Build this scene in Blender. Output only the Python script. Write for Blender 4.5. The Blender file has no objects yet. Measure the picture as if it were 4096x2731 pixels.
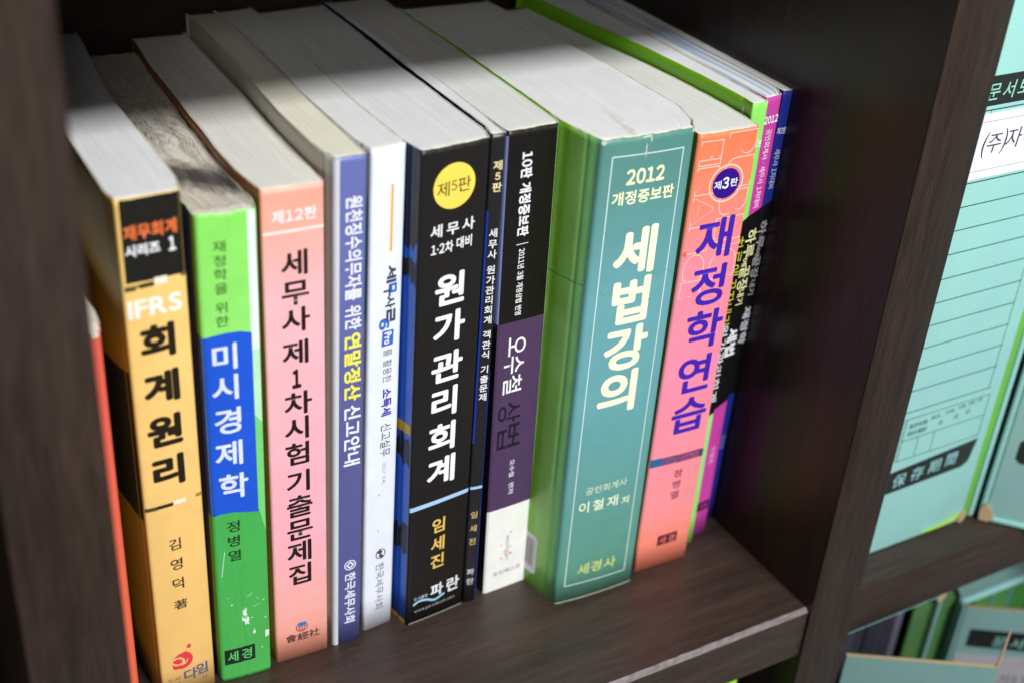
import bpy, bmesh, math, random
from mathutils import Vector, Matrix
import numpy as np
random.seed(7)
S = bpy.context.scene
COL = S.collection

# ------------------------------------------------------------------ camera, light, exposure
cam_d = bpy.data.cameras.new('camera')
cam = bpy.data.objects.new('camera', cam_d)
COL.objects.link(cam)
cam.location = (-0.0685230, -0.4802434, 0.4708490)
cam.rotation_mode = 'XYZ'
cam.rotation_euler = (1.02611510, -0.0656534064, -0.517750023)
cam_d.sensor_width = 36.0
cam_d.sensor_fit = 'HORIZONTAL'
cam_d.lens = 5340.2356 / 4096 * 36.0
cam_d.clip_start = 0.01
cam_d.clip_end = 20
cam_d.dof.use_dof = True
cam_d.dof.focus_distance = 0.612
cam_d.dof.aperture_fstop = 5.0
S.camera = cam

world = bpy.data.worlds.new('World')
S.world = world
world.use_nodes = True
bgn = world.node_tree.nodes['Background']
bgn.inputs[0].default_value = (0.95, 0.97, 1.0, 1)
bgn.inputs[1].default_value = 0.20

def area(name, loc, target, sx, sy, power, color):
    l = bpy.data.lights.new(name, 'AREA')
    l.shape = 'RECTANGLE'
    l.size, l.size_y = sx, sy
    l.energy = power
    l.color = color
    o = bpy.data.objects.new(name, l)
    COL.objects.link(o)
    o.location = loc
    o.rotation_euler = (Vector(target) - Vector(loc)).to_track_quat('-Z', 'Y').to_euler()
    return o
area('fill_light', (0.40, -1.72, 1.57), (0.20, -0.03, 0.2), 0.50, 0.20, 57, (0.98, 0.99, 1.0))
area('fill_light', (-1.35, -3.9, 1.95), (0.20, 0.0, 0.2), 1.2, 0.6, 34, (1.0, 0.99, 0.97))  # added, unseen fill light for the side faces and rear page tops

S.view_settings.view_transform = 'Standard'
S.view_settings.look = 'None'
S.view_settings.exposure = 0.0
S.view_settings.gamma = 1.0
S.cycles.max_bounces = 8
S.cycles.diffuse_bounces = 4
S.cycles.use_denoising = True

# ------------------------------------------------------------------ materials
def lin(c):
    out = []
    for v in c:
        v = v / 255.0
        out.append(v / 12.92 if v <= 0.04045 else ((v + 0.055) / 1.055) ** 2.4)
    return out
def nt(name):
    m = bpy.data.materials.new(name)
    m.use_nodes = True
    return m, m.node_tree.nodes, m.node_tree.links, m.node_tree.nodes['Principled BSDF']
def noise(n, l, vec, scale, detail=3, rough=0.5):
    t = n.new('ShaderNodeTexNoise')
    t.inputs['Scale'].default_value = scale
    t.inputs['Detail'].default_value = detail
    t.inputs['Roughness'].default_value = rough
    if vec is not None: l.new(vec, t.inputs['Vector'])
    return t.outputs['Fac']
def mrange(n, l, v, a, b, c, d):
    t = n.new('ShaderNodeMapRange')
    t.inputs[1].default_value = a; t.inputs[2].default_value = b
    t.inputs[3].default_value = c; t.inputs[4].default_value = d
    l.new(v, t.inputs[0])
    return t.outputs[0]
def mathn(n, l, op, a, b):
    t = n.new('ShaderNodeMath'); t.operation = op
    for i, v in enumerate((a, b)):
        if isinstance(v, (int, float)): t.inputs[i].default_value = v
        else: l.new(v, t.inputs[i])
    return t.outputs[0]
def mapping(n, l, vec, scale, loc=(0, 0, 0)):
    t = n.new('ShaderNodeMapping')
    t.inputs['Scale'].default_value = scale
    t.inputs['Location'].default_value = loc
    l.new(vec, t.inputs['Vector'])
    return t.outputs[0]
def mixc(n, l, f, a, b, mode='MIX'):
    t = n.new('ShaderNodeMix'); t.data_type = 'RGBA'; t.blend_type = mode
    for sock, v in ((t.inputs[0], f), (t.inputs[6], a), (t.inputs[7], b)):
        if isinstance(v, (int, float)): sock.default_value = v
        elif isinstance(v, (tuple, list)): sock.default_value = (v[0], v[1], v[2], 1)
        else: l.new(v, sock)
    return t.outputs[2]
def texco(n, kind='Object'):
    return n.new('ShaderNodeTexCoord').outputs[kind]
def ramp(n, l, fac, stops, interp='LINEAR'):
    t = n.new('ShaderNodeValToRGB')
    cr = t.color_ramp; cr.interpolation = interp
    while len(cr.elements) < len(stops): cr.elements.new(0.5)
    for e, (p, c) in zip(cr.elements, stops):
        e.position = p; e.color = (c[0], c[1], c[2], 1)
    l.new(fac, t.inputs[0])
    return t.outputs[0]
def bump(n, l, bs, h, strength, dist=0.0004):
    t = n.new('ShaderNodeBump')
    t.inputs['Strength'].default_value = strength
    t.inputs['Distance'].default_value = dist
    l.new(h, t.inputs['Height'])
    l.new(t.outputs[0], bs.inputs['Normal'])

MC = {}
def ink(c, rough=0.42, wear=0.0, name='printed_card'):
    """laminated card in one printed colour: faint mottling, fine orange-peel relief"""
    key = (tuple(c), rough, wear)
    if key in MC: return MC[key]
    m, n, l, bs = nt(name)
    o = texco(n)
    a = noise(n, l, o, 90, 4)
    f = mrange(n, l, a, 0.3, 0.75, 0.93, 1.03)
    base = mixc(n, l, 1.0, tuple(lin(c)), f, 'MULTIPLY')
    if wear > 0:
        sc = noise(n, l, mapping(n, l, o, (900, 900, 260)), 1.0, 5, 0.7)
        g = mrange(n, l, sc, 0.70, 0.74, 0.0, wear)
        base = mixc(n, l, g, base, (0.75, 0.76, 0.7))
    l.new(base, bs.inputs['Base Color'])
    r = mrange(n, l, noise(n, l, o, 260, 3), 0.3, 0.7, rough - 0.05, rough + 0.07)
    l.new(r, bs.inputs['Roughness'])
    bs.inputs['Specular IOR Level'].default_value = 0.45
    b2 = noise(n, l, o, 1400, 2)
    b3 = noise(n, l, o, 55, 2)
    s = mathn(n, l, 'ADD', mathn(n, l, 'MULTIPLY', b2, 0.06), mathn(n, l, 'MULTIPLY', b3, 1.3))
    bump(n, l, bs, s, 0.4, 0.0007)
    MC[key] = m
    return m
def grad(stops, h, rough=0.42, axis='Z', name='card_gradient'):
    """card with a colour gradient along the book's height (object z) or depth (object y)"""
    key = (str(stops), h, axis, rough)
    if key in MC: return MC[key]
    m, n, l, bs = nt(name)
    o = texco(n)
    sep = n.new('ShaderNodeSeparateXYZ'); l.new(o, sep.inputs[0])
    f = mathn(n, l, 'DIVIDE', sep.outputs[axis], h)
    c = ramp(n, l, f, [(p, lin(k)) for p, k in stops])
    a = mrange(n, l, noise(n, l, o, 70, 4), 0.3, 0.75, 0.94, 1.03)
    base = mixc(n, l, 1.0, c, a, 'MULTIPLY')
    l.new(base, bs.inputs['Base Color'])
    bs.inputs['Roughness'].default_value = rough
    bs.inputs['Specular IOR Level'].default_value = 0.45
    s = mathn(n, l, 'ADD', mathn(n, l, 'MULTIPLY', noise(n, l, o, 1400, 2), 0.06), mathn(n, l, 'MULTIPLY', noise(n, l, o, 50, 3), 1.5))
    bump(n, l, bs, s, 0.4, 0.0007)
    MC[key] = m
    return m
def paper(c, lines=0.35, stain=0.0, tint=None, wavy=False, name='page_edges'):
    """the cut edge of a block of pages: UV is (mm across the block, mm of depth)"""
    m, n, l, bs = nt(name)
    c = tuple(min(255, v * 1.14) for v in c)
    uv = texco(n, 'UV')
    vec = uv
    if wavy:
        d = noise(n, l, mapping(n, l, uv, (0.05, 0.07, 1)), 1.0, 3)
        sep = n.new('ShaderNodeSeparateXYZ'); l.new(uv, sep.inputs[0])
        x = mathn(n, l, 'ADD', sep.outputs[0], mathn(n, l, 'MULTIPLY', d, 6.0))
        cmb = n.new('ShaderNodeCombineXYZ'); l.new(x, cmb.inputs[0]); l.new(sep.outputs[1], cmb.inputs[1])
        vec = cmb.outputs[0]
    fine = noise(n, l, mapping(n, l, vec, (5.5, 0.02, 1)), 1.0, 4, 0.7)
    coarse = noise(n, l, mapping(n, l, vec, (1.3, 0.012, 1), (7, 3, 0)), 1.0, 3, 0.6)
    blot = noise(n, l, mapping(n, l, uv, (0.09, 0.05, 1), (3, 9, 0)), 1.0, 4, 0.6)
    f = mathn(n, l, 'MULTIPLY', mrange(n, l, fine, 0.3, 0.7, 1 - lines * 0.38, 1.01),
              mrange(n, l, coarse, 0.35, 0.62, 1 - lines * 0.38, 1.01))
    f = mathn(n, l, 'MULTIPLY', f, mrange(n, l, blot, 0.3, 0.75, 1.0, 0.93))
    base = mixc(n, l, 1.0, tuple(lin(c)), f, 'MULTIPLY')
    if tint:
        st = noise(n, l, mapping(n, l, uv, (0.55, 0.01, 1), (1.3, 0, 0)), 1.0, 1)
        base = mixc(n, l, mrange(n, l, st, 0.47, 0.56, 0, 0.8), base, tuple(lin(tint)))
    # small dark specks and yellowed spots
    sp = noise(n, l, mapping(n, l, uv, (0.8, 0.6, 1), (5, 2, 0)), 1.0, 4, 0.75)
    base = mixc(n, l, mrange(n, l, sp, 0.70, 0.78, 0, 0.35), base, (0.35, 0.25, 0.14))
    sg = n.new('ShaderNodeSeparateXYZ'); l.new(uv, sg.inputs[0])   # pale line of binding glue behind the spine
    base = mixc(n, l, mrange(n, l, sg.outputs[1], 1.2, 2.4, 0.85, 0.0), base, tuple(lin((250, 248, 216))))
    if stain == 1:    # brown water mark
        sep = n.new('ShaderNodeSeparateXYZ'); l.new(uv, sep.inputs[0])
        dx = mathn(n, l, 'SUBTRACT', sep.outputs[0], 16.0)
        dx = mathn(n, l, 'SUBTRACT', dx, mathn(n, l, 'MULTIPLY', sep.outputs[1], 0.12))
        wob = mathn(n, l, 'MULTIPLY', noise(n, l, mapping(n, l, uv, (0.25, 0.2, 1)), 1.0, 4), 8.0)
        dd = mathn(n, l, 'ABSOLUTE', mathn(n, l, 'SUBTRACT', mathn(n, l, 'ADD', dx, wob), 4.0), 0)
        g = mathn(n, l, 'MULTIPLY', mrange(n, l, dd, 0.0, 2.4, 0.38, 0.0), mrange(n, l, sep.outputs[1], 22, 34, 1, 0))
        base = mixc(n, l, g, base, (0.50, 0.38, 0.22))
    if stain == 2:    # black mould and ink on the swollen book
        sep = n.new('ShaderNodeSeparateXYZ'); l.new(uv, sep.inputs[0])
        v = mathn(n, l, 'ADD', sep.outputs[1], mathn(n, l, 'MULTIPLY', sep.outputs[0], 0.85))
        w = mathn(n, l, 'MULTIPLY', noise(n, l, mapping(n, l, uv, (0.5, 0.22, 1)), 1.0, 5, 0.7), 26.0)
        q = mathn(n, l, 'ABSOLUTE', mathn(n, l, 'SUBTRACT', mathn(n, l, 'ADD', v, w), 58.0), 0)
        g = mrange(n, l, q, 5.0, 19.0, 0.92, 0.0)
        base = mixc(n, l, g, base, (0.06, 0.048, 0.042))
        w2 = noise(n, l, mapping(n, l, uv, (1.0, 0.16, 1), (4, 4, 0)), 1.0, 4, 0.65)
        reg = mathn(n, l, 'MULTIPLY', mrange(n, l, v, 62, 84, 0, 1), mrange(n, l, v, 105, 190, 1, 0.25))
        g2 = mathn(n, l, 'MULTIPLY', mrange(n, l, w2, 0.48, 0.62, 0, 0.6), reg)
        base = mixc(n, l, g2, base, (0.14, 0.125, 0.10))
    l.new(base, bs.inputs['Base Color'])
    bs.inputs['Roughness'].default_value = 0.8
    bs.inputs['Specular IOR Level'].default_value = 0.2
    bump(n, l, bs, mathn(n, l, 'ADD', mathn(n, l, 'MULTIPLY', fine, 0.6), coarse), 0.5, 0.0004)
    return m
def wood(axis, tone=1.0, spec=0.42, name='dark_wood_laminate'):
    m, n, l, bs = nt(name)
    o = texco(n)
    st = {'X': (4, 75, 75), 'Z': (75, 75, 4), 'Y': (75, 4, 75)}[axis]
    st2 = {'X': (60, 1500, 1500), 'Z': (1500, 1500, 60), 'Y': (1500, 60, 1500)}[axis]
    st3 = {'X': (34, 330, 330), 'Z': (330, 330, 34), 'Y': (330, 34, 330)}[axis]
    broad = noise(n, l, mapping(n, l, o, st), 1.0, 4, 0.6)
    fine = noise(n, l, mapping(n, l, o, st2), 1.0, 3, 0.6)
    mid = noise(n, l, mapping(n, l, o, st3), 1.0, 4, 0.65)
    k = lambda *c: tuple(v * tone for v in c)
    c = ramp(n, l, broad, [(0.3, k(0.024, 0.0150, 0.0112)), (0.45, k(0.035, 0.0215, 0.0157)), (0.6, k(0.042, 0.0252, 0.018)), (0.8, k(0.050, 0.030, 0.0215))])
    c = mixc(n, l, 1.0, c, mrange(n, l, mid, 0.32, 0.68, 0.74, 1.18), 'MULTIPLY')
    c = mixc(n, l, 1.0, c, mrange(n, l, fine, 0.3, 0.7, 0.66, 1.22), 'MULTIPLY')
    # dust and tiny pale nicks
    dust = noise(n, l, o, 420, 2, 0.5)
    c = mixc(n, l, mrange(n, l, dust, 0.775, 0.81, 0, 0.3), c, (0.3, 0.28, 0.26))
    haze = noise(n, l, o, 9, 3)
    c = mixc(n, l, mrange(n, l, haze, 0.35, 0.75, 0.0, 0.012), c, (0.5, 0.5, 0.5))
    l.new(c, bs.inputs['Base Color'])
    l.new(mrange(n, l, mid, 0.3, 0.7, 0.38, 0.46), bs.inputs['Roughness'])
    bs.inputs['Specular IOR Level'].default_value = spec
    bump(n, l, bs, mathn(n, l, 'ADD', fine, mathn(n, l, 'MULTIPLY', mid, 0.7)), 0.35, 0.0003)
    return m

# ------------------------------------------------------------------ object helpers
def link(name, mesh, mats=(), parent=None):
    o = bpy.data.objects.new(name, mesh)
    for m in mats: mesh.materials.append(m)
    COL.objects.link(o)
    if parent: o.parent = parent
    return o
def thing(name, label, cat, loc=(0, 0, 0), rz=0, group=None):
    o = bpy.data.objects.new(name, None)
    COL.objects.link(o)
    o.empty_display_size = 0.02
    o.location = loc; o.rotation_euler = (0, 0, rz)
    o['label'] = label; o['category'] = cat
    if group: o['group'] = group
    return o
def box(name, x0, x1, y0, y1, z0, z1, mat, parent, bev=0.0, seg=2):
    bm = bmesh.new()
    v = [bm.verts.new((x, y, z)) for x in (x0, x1) for y in (y0, y1) for z in (z0, z1)]
    for f in ((0, 1, 3, 2), (4, 6, 7, 5), (0, 4, 5, 1), (2, 3, 7, 6), (0, 2, 6, 4), (1, 5, 7, 3)):
        bm.faces.new([v[i] for i in f])
    if bev: bmesh.ops.bevel(bm, geom=bm.edges[:], offset=bev, segments=seg, affect='EDGES', profile=0.5)
    bmesh.ops.recalc_face_normals(bm, faces=bm.faces)
    me = bpy.data.meshes.new(name); bm.to_mesh(me); bm.free()
    if bev:
        for p in me.polygons: p.use_smooth = True
        try: me.set_sharp_from_angle(angle=math.radians(40))
        except Exception: pass
    return link(name, me, [mat], parent)

# ------------------------------------------------------------------ lettering
RAW = {}
def raw(ch):
    """outline fill of one character, from the font built into Blender (full-width forms for digits and Latin letters)"""
    if ch in RAW: return RAW[ch]
    c = chr(ord(ch) + 0xFEE0) if ch.isdigit() and ord(ch) < 128 else ch
    cu = bpy.data.curves.new('tmp', 'FONT')
    cu.body = c; cu.size = 1.0; cu.resolution_u = 4; cu.fill_mode = 'FRONT'
    ob = bpy.data.objects.new('tmp', cu); COL.objects.link(ob)
    dg = bpy.context.evaluated_depsgraph_get(); dg.update()
    me = ob.evaluated_get(dg).to_mesh()
    vs = np.array([v.co[:2] for v in me.vertices]) if len(me.vertices) else np.zeros((0, 2))
    fs = [tuple(p.vertices) for p in me.polygons]
    ob.to_mesh_clear()
    bpy.data.objects.remove(ob); bpy.data.curves.remove(cu)
    RAW[ch] = (vs, fs)
    return RAW[ch]
GLY = {}
def glyph(txt, bold=0.0):
    """a word as 2D outlines; weight is built up from slightly shifted copies, each on a hair higher level"""
    key = (txt, bold)
    if key in GLY: return GLY[key]
    V, F, x = [], [], 0.0
    n = 0
    sh = [(0, 0)]
    if bold > 0:
        k = bold * .72
        sh += [(bold, 0), (-bold, 0), (0, bold), (0, -bold), (k, k), (-k, k), (k, -k), (-k, -k)]
    for ch in txt:
        if ch == ' ': x += .34; continue
        vs, fs = raw(ch)
        if not len(vs): continue
        if 33 <= ord(ch) <= 126 or ch == '·':
            off = x - vs[:, 0].min() + .05; x += vs[:, 0].max() - vs[:, 0].min() + .12
        else:
            off = x; x += .93
        for i, (dx, dy) in enumerate(sh):
            V.append(np.column_stack([vs[:, 0] + off + dx, vs[:, 1] + dy, np.full(len(vs), i * .005)]))
            F += [tuple(q + n for q in f) for f in fs]
            n += len(vs)
    GLY[key] = (np.concatenate(V) if V else np.zeros((0, 3)), F)
    return GLY[key]
RC = np.array([.459, .37]); RS = np.array([.82, .905])
def place(txt, cx, cz, w, h, rot=0, bold=0.0, em=False, shear=0.0):
    """glyph outlines as (s, z) points in mm, third value a tiny extra level"""
    vs, fs = glyph(txt, bold)
    if not len(vs): return vs, fs
    xy = vs[:, :2]
    if em: q = (xy - RC) / RS
    else:
        a, b = xy.min(0), xy.max(0); q = (xy - (a + b) / 2) / np.maximum(b - a, 1e-6)
    if rot == 0: p = [q[:, 0] * w + shear * q[:, 1] * h, q[:, 1] * h]
    else: p = [q[:, 1] * w, -q[:, 0] * h + shear * q[:, 1] * w]    # reads downwards, tops to the right
    return np.column_stack([p[0] + cx, p[1] + cz, vs[:, 2]]), fs

# ------------------------------------------------------------------ a book
class Book:
    def __init__(s, label, O, yaw, lean, w, h, d, xl, xr, spine, side, pages, bulge=0.3, group='books standing in a row on the shelf',
                 r=1.3, wob=0.1, crease=None, side_r=None, rim=(232, 228, 205), pfun=None, hinge=0.25, cut=3.0, name='book'):
        s.e = thing(name, label, 'book', (O[0] / 1000, O[1] / 1000, 0), 0, group)
        s.w, s.h, s.d, s.r, s.yaw, s.lean = w, h, d, r, yaw / 1000, (lean[0] / 1000, lean[1] / 1000)
        s.L = np.array(xl, float); s.R = np.array(xr, float)
        s.bulge, s.wob, s.crease, s.hinge, s.cut = bulge, wob, crease, hinge, cut
        s.ph = random.random() * 9
        s.nl = 0
        s.build(spine, side, side_r or side, pages, rim, pfun)
    def ex(s, arr, t, base):
        k = [-2.5, 0, 2.5]
        v = sum(np.interp(max(t + q, 0), arr[:, 0], arr[:, 1]) for q in k) / 3
        b = min(1, max(0, (t - s.r) / 4.0))
        x = base + (v - base) * b
        return x
    def groove(s, t):
        return s.hinge * (math.exp(-((t - 8.0) / 0.9) ** 2))
    def prof(s, q):
        if q < 0:
            t = s.r - q
            return s.ex(s.L, t, 0.0) + s.groove(t), t
        if q > s.w:
            t = s.r + (q - s.w)
            return s.ex(s.R, t, s.w) - s.groove(t), t + s.yaw * s.w
        y = s.yaw * q
        e = min(q, s.w - q)
        if e < s.r: y += s.r - math.sqrt(max(0, s.r ** 2 - (s.r - e) ** 2))
        u = q / s.w
        y -= s.bulge * 4 * u * (1 - u)
        return q, y
    def P(s, q, z, off=0.0):
        x, y = s.prof(q)
        x1, y1 = s.prof(q - 0.15); x2, y2 = s.prof(q + 0.15)
        nx, ny = (y2 - y1), -(x2 - x1)
        k = math.hypot(nx, ny) or 1
        o = off
        if s.crease and -1 < q < s.w + 1: o += s.crease(q, z)
        x += nx / k * o; y += ny / k * o
        # cut top edge is never quite straight
        if z > s.h - 12:
            f = (z - (s.h - 12)) / 12
            z += f * f * s.wob * (math.sin(q * 0.45 + s.ph) + 0.5 * math.sin(q * 1.3 + 2 * s.ph))
        return Vector((x + s.lean[0] * z, y + s.lean[1] * z, z)) / 1000
    def build(s, spine, side, side_r, pages, rim, pfun):
        n1 = [-(s.d - s.r - 2 * i) for i in range(0)]
        back = list(np.linspace(-(s.d - s.r), -14, 28)) + [-12, -10, -9, -8, -7.4, -6.7, -6, -5, -4, -2.5, -1.2, -0.4]
        step = 0.5 if s.crease else 1.2
        k = max(3, int((s.w - 2 * s.r) / step))
        mid = [0, s.r * .12, s.r * .35, s.r * .65] + list(np.linspace(s.r, s.w - s.r, k)) + [s.w - s.r * .65, s.w - s.r * .35, s.w - s.r * .12, s.w]
        qs = back + mid + [s.w - b for b in reversed(back)]
        zs = list(np.linspace(0, s.h - 12, 110 if s.crease else 14)) + list(np.linspace(s.h - 12, s.h, 8 if s.crease else 5))[1:]
        bm = bmesh.new()
        out = [[bm.verts.new(s.P(q, z)) for z in zs] for q in qs]
        th = 0.42
        inn = [[bm.verts.new(s.P(q, z, -th)) for z in (0, s.h)] for q in qs]
        for i in range(len(qs) - 1):
            c = (qs[i] + qs[i + 1]) / 2
            mi = 0 if 0 <= c <= s.w else (1 if c < 0 else 2)
            for j in range(len(zs) - 1):
                f = bm.faces.new((out[i][j], out[i + 1][j], out[i + 1][j + 1], out[i][j + 1])); f.material_index = mi; f.smooth = True
            f = bm.faces.new((inn[i][0], inn[i][1], inn[i + 1][1], inn[i + 1][0])); f.material_index = 3
            f = bm.faces.new((out[i][-1], out[i + 1][-1], inn[i + 1][1], inn[i][1])); f.material_index = 3
            f = bm.faces.new((out[i][0], inn[i][0], inn[i + 1][0], out[i + 1][0])); f.material_index = 3
        for i in (0, -1):
            f = bm.faces.new([*out[i], inn[i][1], inn[i][0]] if i else [inn[i][0], inn[i][1], *reversed(out[i])]); f.material_index = 3
        me = bpy.data.meshes.new('cover'); bm.to_mesh(me); bm.free()
        s.cover = link('cover', me, [spine, side, side_r, ink(rim, 0.7)], s.e)
        # page block
        rnd = random.Random(int(s.ph * 1e6))
        nu = max(10, int(s.w / 0.45)); nv = 64
        ts = [0.5 + (s.d - 1.2) * (j / nv) ** 1.25 for j in range(nv + 1)]
        hs = []
        a = 0
        for i in range(nu + 1):
            a = a * 0.8 + rnd.uniform(-0.09, 0.09); hs.append(a)
        bm = bmesh.new(); uvl = bm.loops.layers.uv.new('uv')
        uvd = {}
        def vert(i, j, top):
            u = i / nu; t = ts[j]
            l_, r_ = s.ex(s.L, t, 0.0), s.ex(s.R, t, s.w)
            if t < s.r: l_, r_ = s.prof(min(0.45, s.w / 2))[0] * 0 + 0.3, s.w - 0.3
            x = l_ + 0.47 + (r_ - l_ - 0.94) * u
            q = min(s.w, max(0, u * s.w))
            front = s.prof(q)[1] + 0.44 - s.yaw * q
            y = t + s.yaw * u * s.w + (front - 0.5) * max(0, 1 - t / 18.0)
            z = (s.h - 0.15 + hs[i] * 0.6) if top else 0.4
            if top:
                z += 0.25 * math.sin(u * 3 + s.ph) * math.sin(t * 0.03 + s.ph)
                if j <= 2: z -= (2 - j) * 0.12
                if pfun:
                    dx, dz = pfun(u, t); x += dx; z += dz
            v = bm.verts.new((Vector((x + s.lean[0] * z, y + s.lean[1] * z, z))) / 1000)
            uvd[v] = (u * s.w, t)
            return v
        T = [[vert(i, j, True) for j in range(nv + 1)] for i in range(nu + 1)]
        B = [[vert(i, j, False) for j in (0, nv // 3, 2 * nv // 3, nv)] for i in (0, nu)]
        for i in range(nu):
            for j in range(nv):
                bm.faces.new((T[i][j], T[i + 1][j], T[i + 1][j + 1], T[i][j + 1])).smooth = True
        def strip(top, b0, b1):
            bm.faces.new([b0, b1] + list(reversed(top)))
        jj = [0, nv // 3, 2 * nv // 3, nv]
        for k2 in range(3):
            strip(T[0][jj[k2]:jj[k2 + 1] + 1], B[0][k2], B[0][k2 + 1])
            strip(T[nu][jj[k2]:jj[k2 + 1] + 1], B[1][k2], B[1][k2 + 1])
        bm.faces.new([B[0][0], B[1][0]] + [T[i][0] for i in range(nu, -1, -1)])
        bm.faces.new([B[0][3], B[1][3]] + [T[i][nv] for i in range(nu, -1, -1)])
        bm.faces.new([B[0][0], B[0][1], B[0][2], B[0][3], B[1][3], B[1][2], B[1][1], B[1][0]])
        bmesh.ops.recalc_face_normals(bm, faces=bm.faces)
        for f in bm.faces:
            for lp in f.loops: lp[uvl].uv = uvd[lp.vert]
        me = bpy.data.meshes.new('page_block'); bm.to_mesh(me); bm.free()
        s.block = link('page_block', me, [pages], s.e)
    # printed matter that follows the cover's surface
    def emit(s, name, parts, mat, lay, label=None):
        bm = bmesh.new()
        for vs, fs in parts:
            vv = [bm.verts.new((p[0], p[1], p[2] if len(p) > 2 else 0)) for p in vs]
            for f in fs:
                if len(set(f)) < 3: continue
                try: bm.faces.new([vv[i] for i in f])
                except ValueError: pass
        if not bm.verts: bm.free(); return None
        xs = [v.co.x for v in bm.verts]; lo, hi = min(xs), max(xs)
        cuts = []
        if s.bulge > 0.02 or s.crease:
            c = s.cut; cuts += list(np.arange(math.floor(lo / c) * c, hi, c))
        cuts += [0, s.r * .35, s.r, s.w - s.r, s.w - s.r * .35, s.w, -1.2, -2.5, -5, -6.5, -7.3, -9, -10.5, -20, -30]
        for c in sorted(set(cuts)):
            if lo < c < hi:
                bmesh.ops.bisect_plane(bm, geom=bm.verts[:] + bm.edges[:] + bm.faces[:], plane_co=(c, 0, 0), plane_no=(1, 0, 0), dist=1e-5)
        zc = [s.h - 12, s.h - 9, s.h - 6, s.h - 3]
        zz = [v.co.y for v in bm.verts]
        if s.crease: zc += list(np.arange(0, s.h - 12, 2.2))
        for c in zc:
            if min(zz) < c < max(zz):
                bmesh.ops.bisect_plane(bm, geom=bm.verts[:] + bm.edges[:] + bm.faces[:], plane_co=(0, c, 0), plane_no=(0, 1, 0), dist=1e-5)
        for v in bm.verts: v.co = s.P(v.co.x, v.co.y, 0.03 + 0.045 * lay + v.co.z)
        me = bpy.data.meshes.new(name); bm.to_mesh(me); bm.free()
        for p in me.polygons: p.use_smooth = True
        o = link(name, me, [mat], s.e)
        if label: o['label'] = label
        return o
    def mat(s, c, rough=0.42): return c if isinstance(c, bpy.types.Material) else ink(c, rough)
    def text(s, name, items, color, bold=0.02, lay=3, rot=0, em=False, shear=0.0, label=None):
        k = .96 if em else 1.0
        parts = [place(t, cx, cz, w * k, h * k, rot, bold * (.75 if em and w < 9 else 1.0), em, shear) for (t, cx, cz, w, h) in items]
        return s.emit(name, parts, s.mat(color), lay, label)
    def poly(s, name, polys, color, lay=1, label=None):
        return s.emit(name, [(p, [tuple(range(len(p)))]) for p in polys], s.mat(color), lay, label)
    def rect(s, name, q0, q1, z0, z1, color, lay=1, label=None):
        return s.poly(name, [[(q0, z0), (q1, z0), (q1, z1), (q0, z1)]], color, lay, label)
def ell(cx, cz, rx, rz, n=40, a0=0, a1=360):
    return [(cx + rx * math.cos(math.radians(a0 + (a1 - a0) * i / n)), cz + rz * math.sin(math.radians(a0 + (a1 - a0) * i / n))) for i in range(n)]
def ringq(cx, cz, rx, rz, t, n=40, a0=0, a1=360):
    out = []
    for i in range(n):
        a, b = (math.radians(a0 + (a1 - a0) * k / n) for k in (i, i + 1))
        out.append([(cx + rx * math.cos(a), cz + rz * math.sin(a)), (cx + rx * math.cos(b), cz + rz * math.sin(b)),
                    (cx + (rx - t) * math.cos(b), cz + (rz - t) * math.sin(b)), (cx + (rx - t) * math.cos(a), cz + (rz - t) * math.sin(a))])
    return out
def stroke(pts, t):
    pts = [np.array(p, float) for p in pts]; out = []
    nrm = []
    for i in range(len(pts)):
        d = pts[min(i + 1, len(pts) - 1)] - pts[max(i - 1, 0)]
        d = d / (np.linalg.norm(d) or 1); nrm.append(np.array([-d[1], d[0]]))
    for i in range(len(pts) - 1):
        a, b = pts[i], pts[i + 1]
        out.append([tuple(a - nrm[i] * t / 2), tuple(b - nrm[i + 1] * t / 2), tuple(b + nrm[i + 1] * t / 2), tuple(a + nrm[i] * t / 2)])
    return out
def curve(pts, n=10):
    P = [np.array(p, float) for p in pts]; P = [2 * P[0] - P[1]] + P + [2 * P[-1] - P[-2]]; out = []
    for i in range(1, len(P) - 2):
        for k in range(n):
            t = k / n
            out.append(0.5 * (2 * P[i] + (P[i + 1] - P[i - 1]) * t + (2 * P[i - 1] - 5 * P[i] + 4 * P[i + 1] - P[i + 2]) * t * t + (3 * P[i] - P[i - 1] - 3 * P[i + 1] + P[i + 2]) * t ** 3))
    out.append(P[-2]); return out
def blotch(cx, cz, rx, rz, seed, n=22, j=0.35):
    r = random.Random(seed)
    return [(cx + rx * k * math.cos(a), cz + rz * k * math.sin(a)) for a, k in ((2 * math.pi * i / n, 1 + r.uniform(-j, j)) for i in range(n))]
WHITE = (244, 244, 246)

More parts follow.
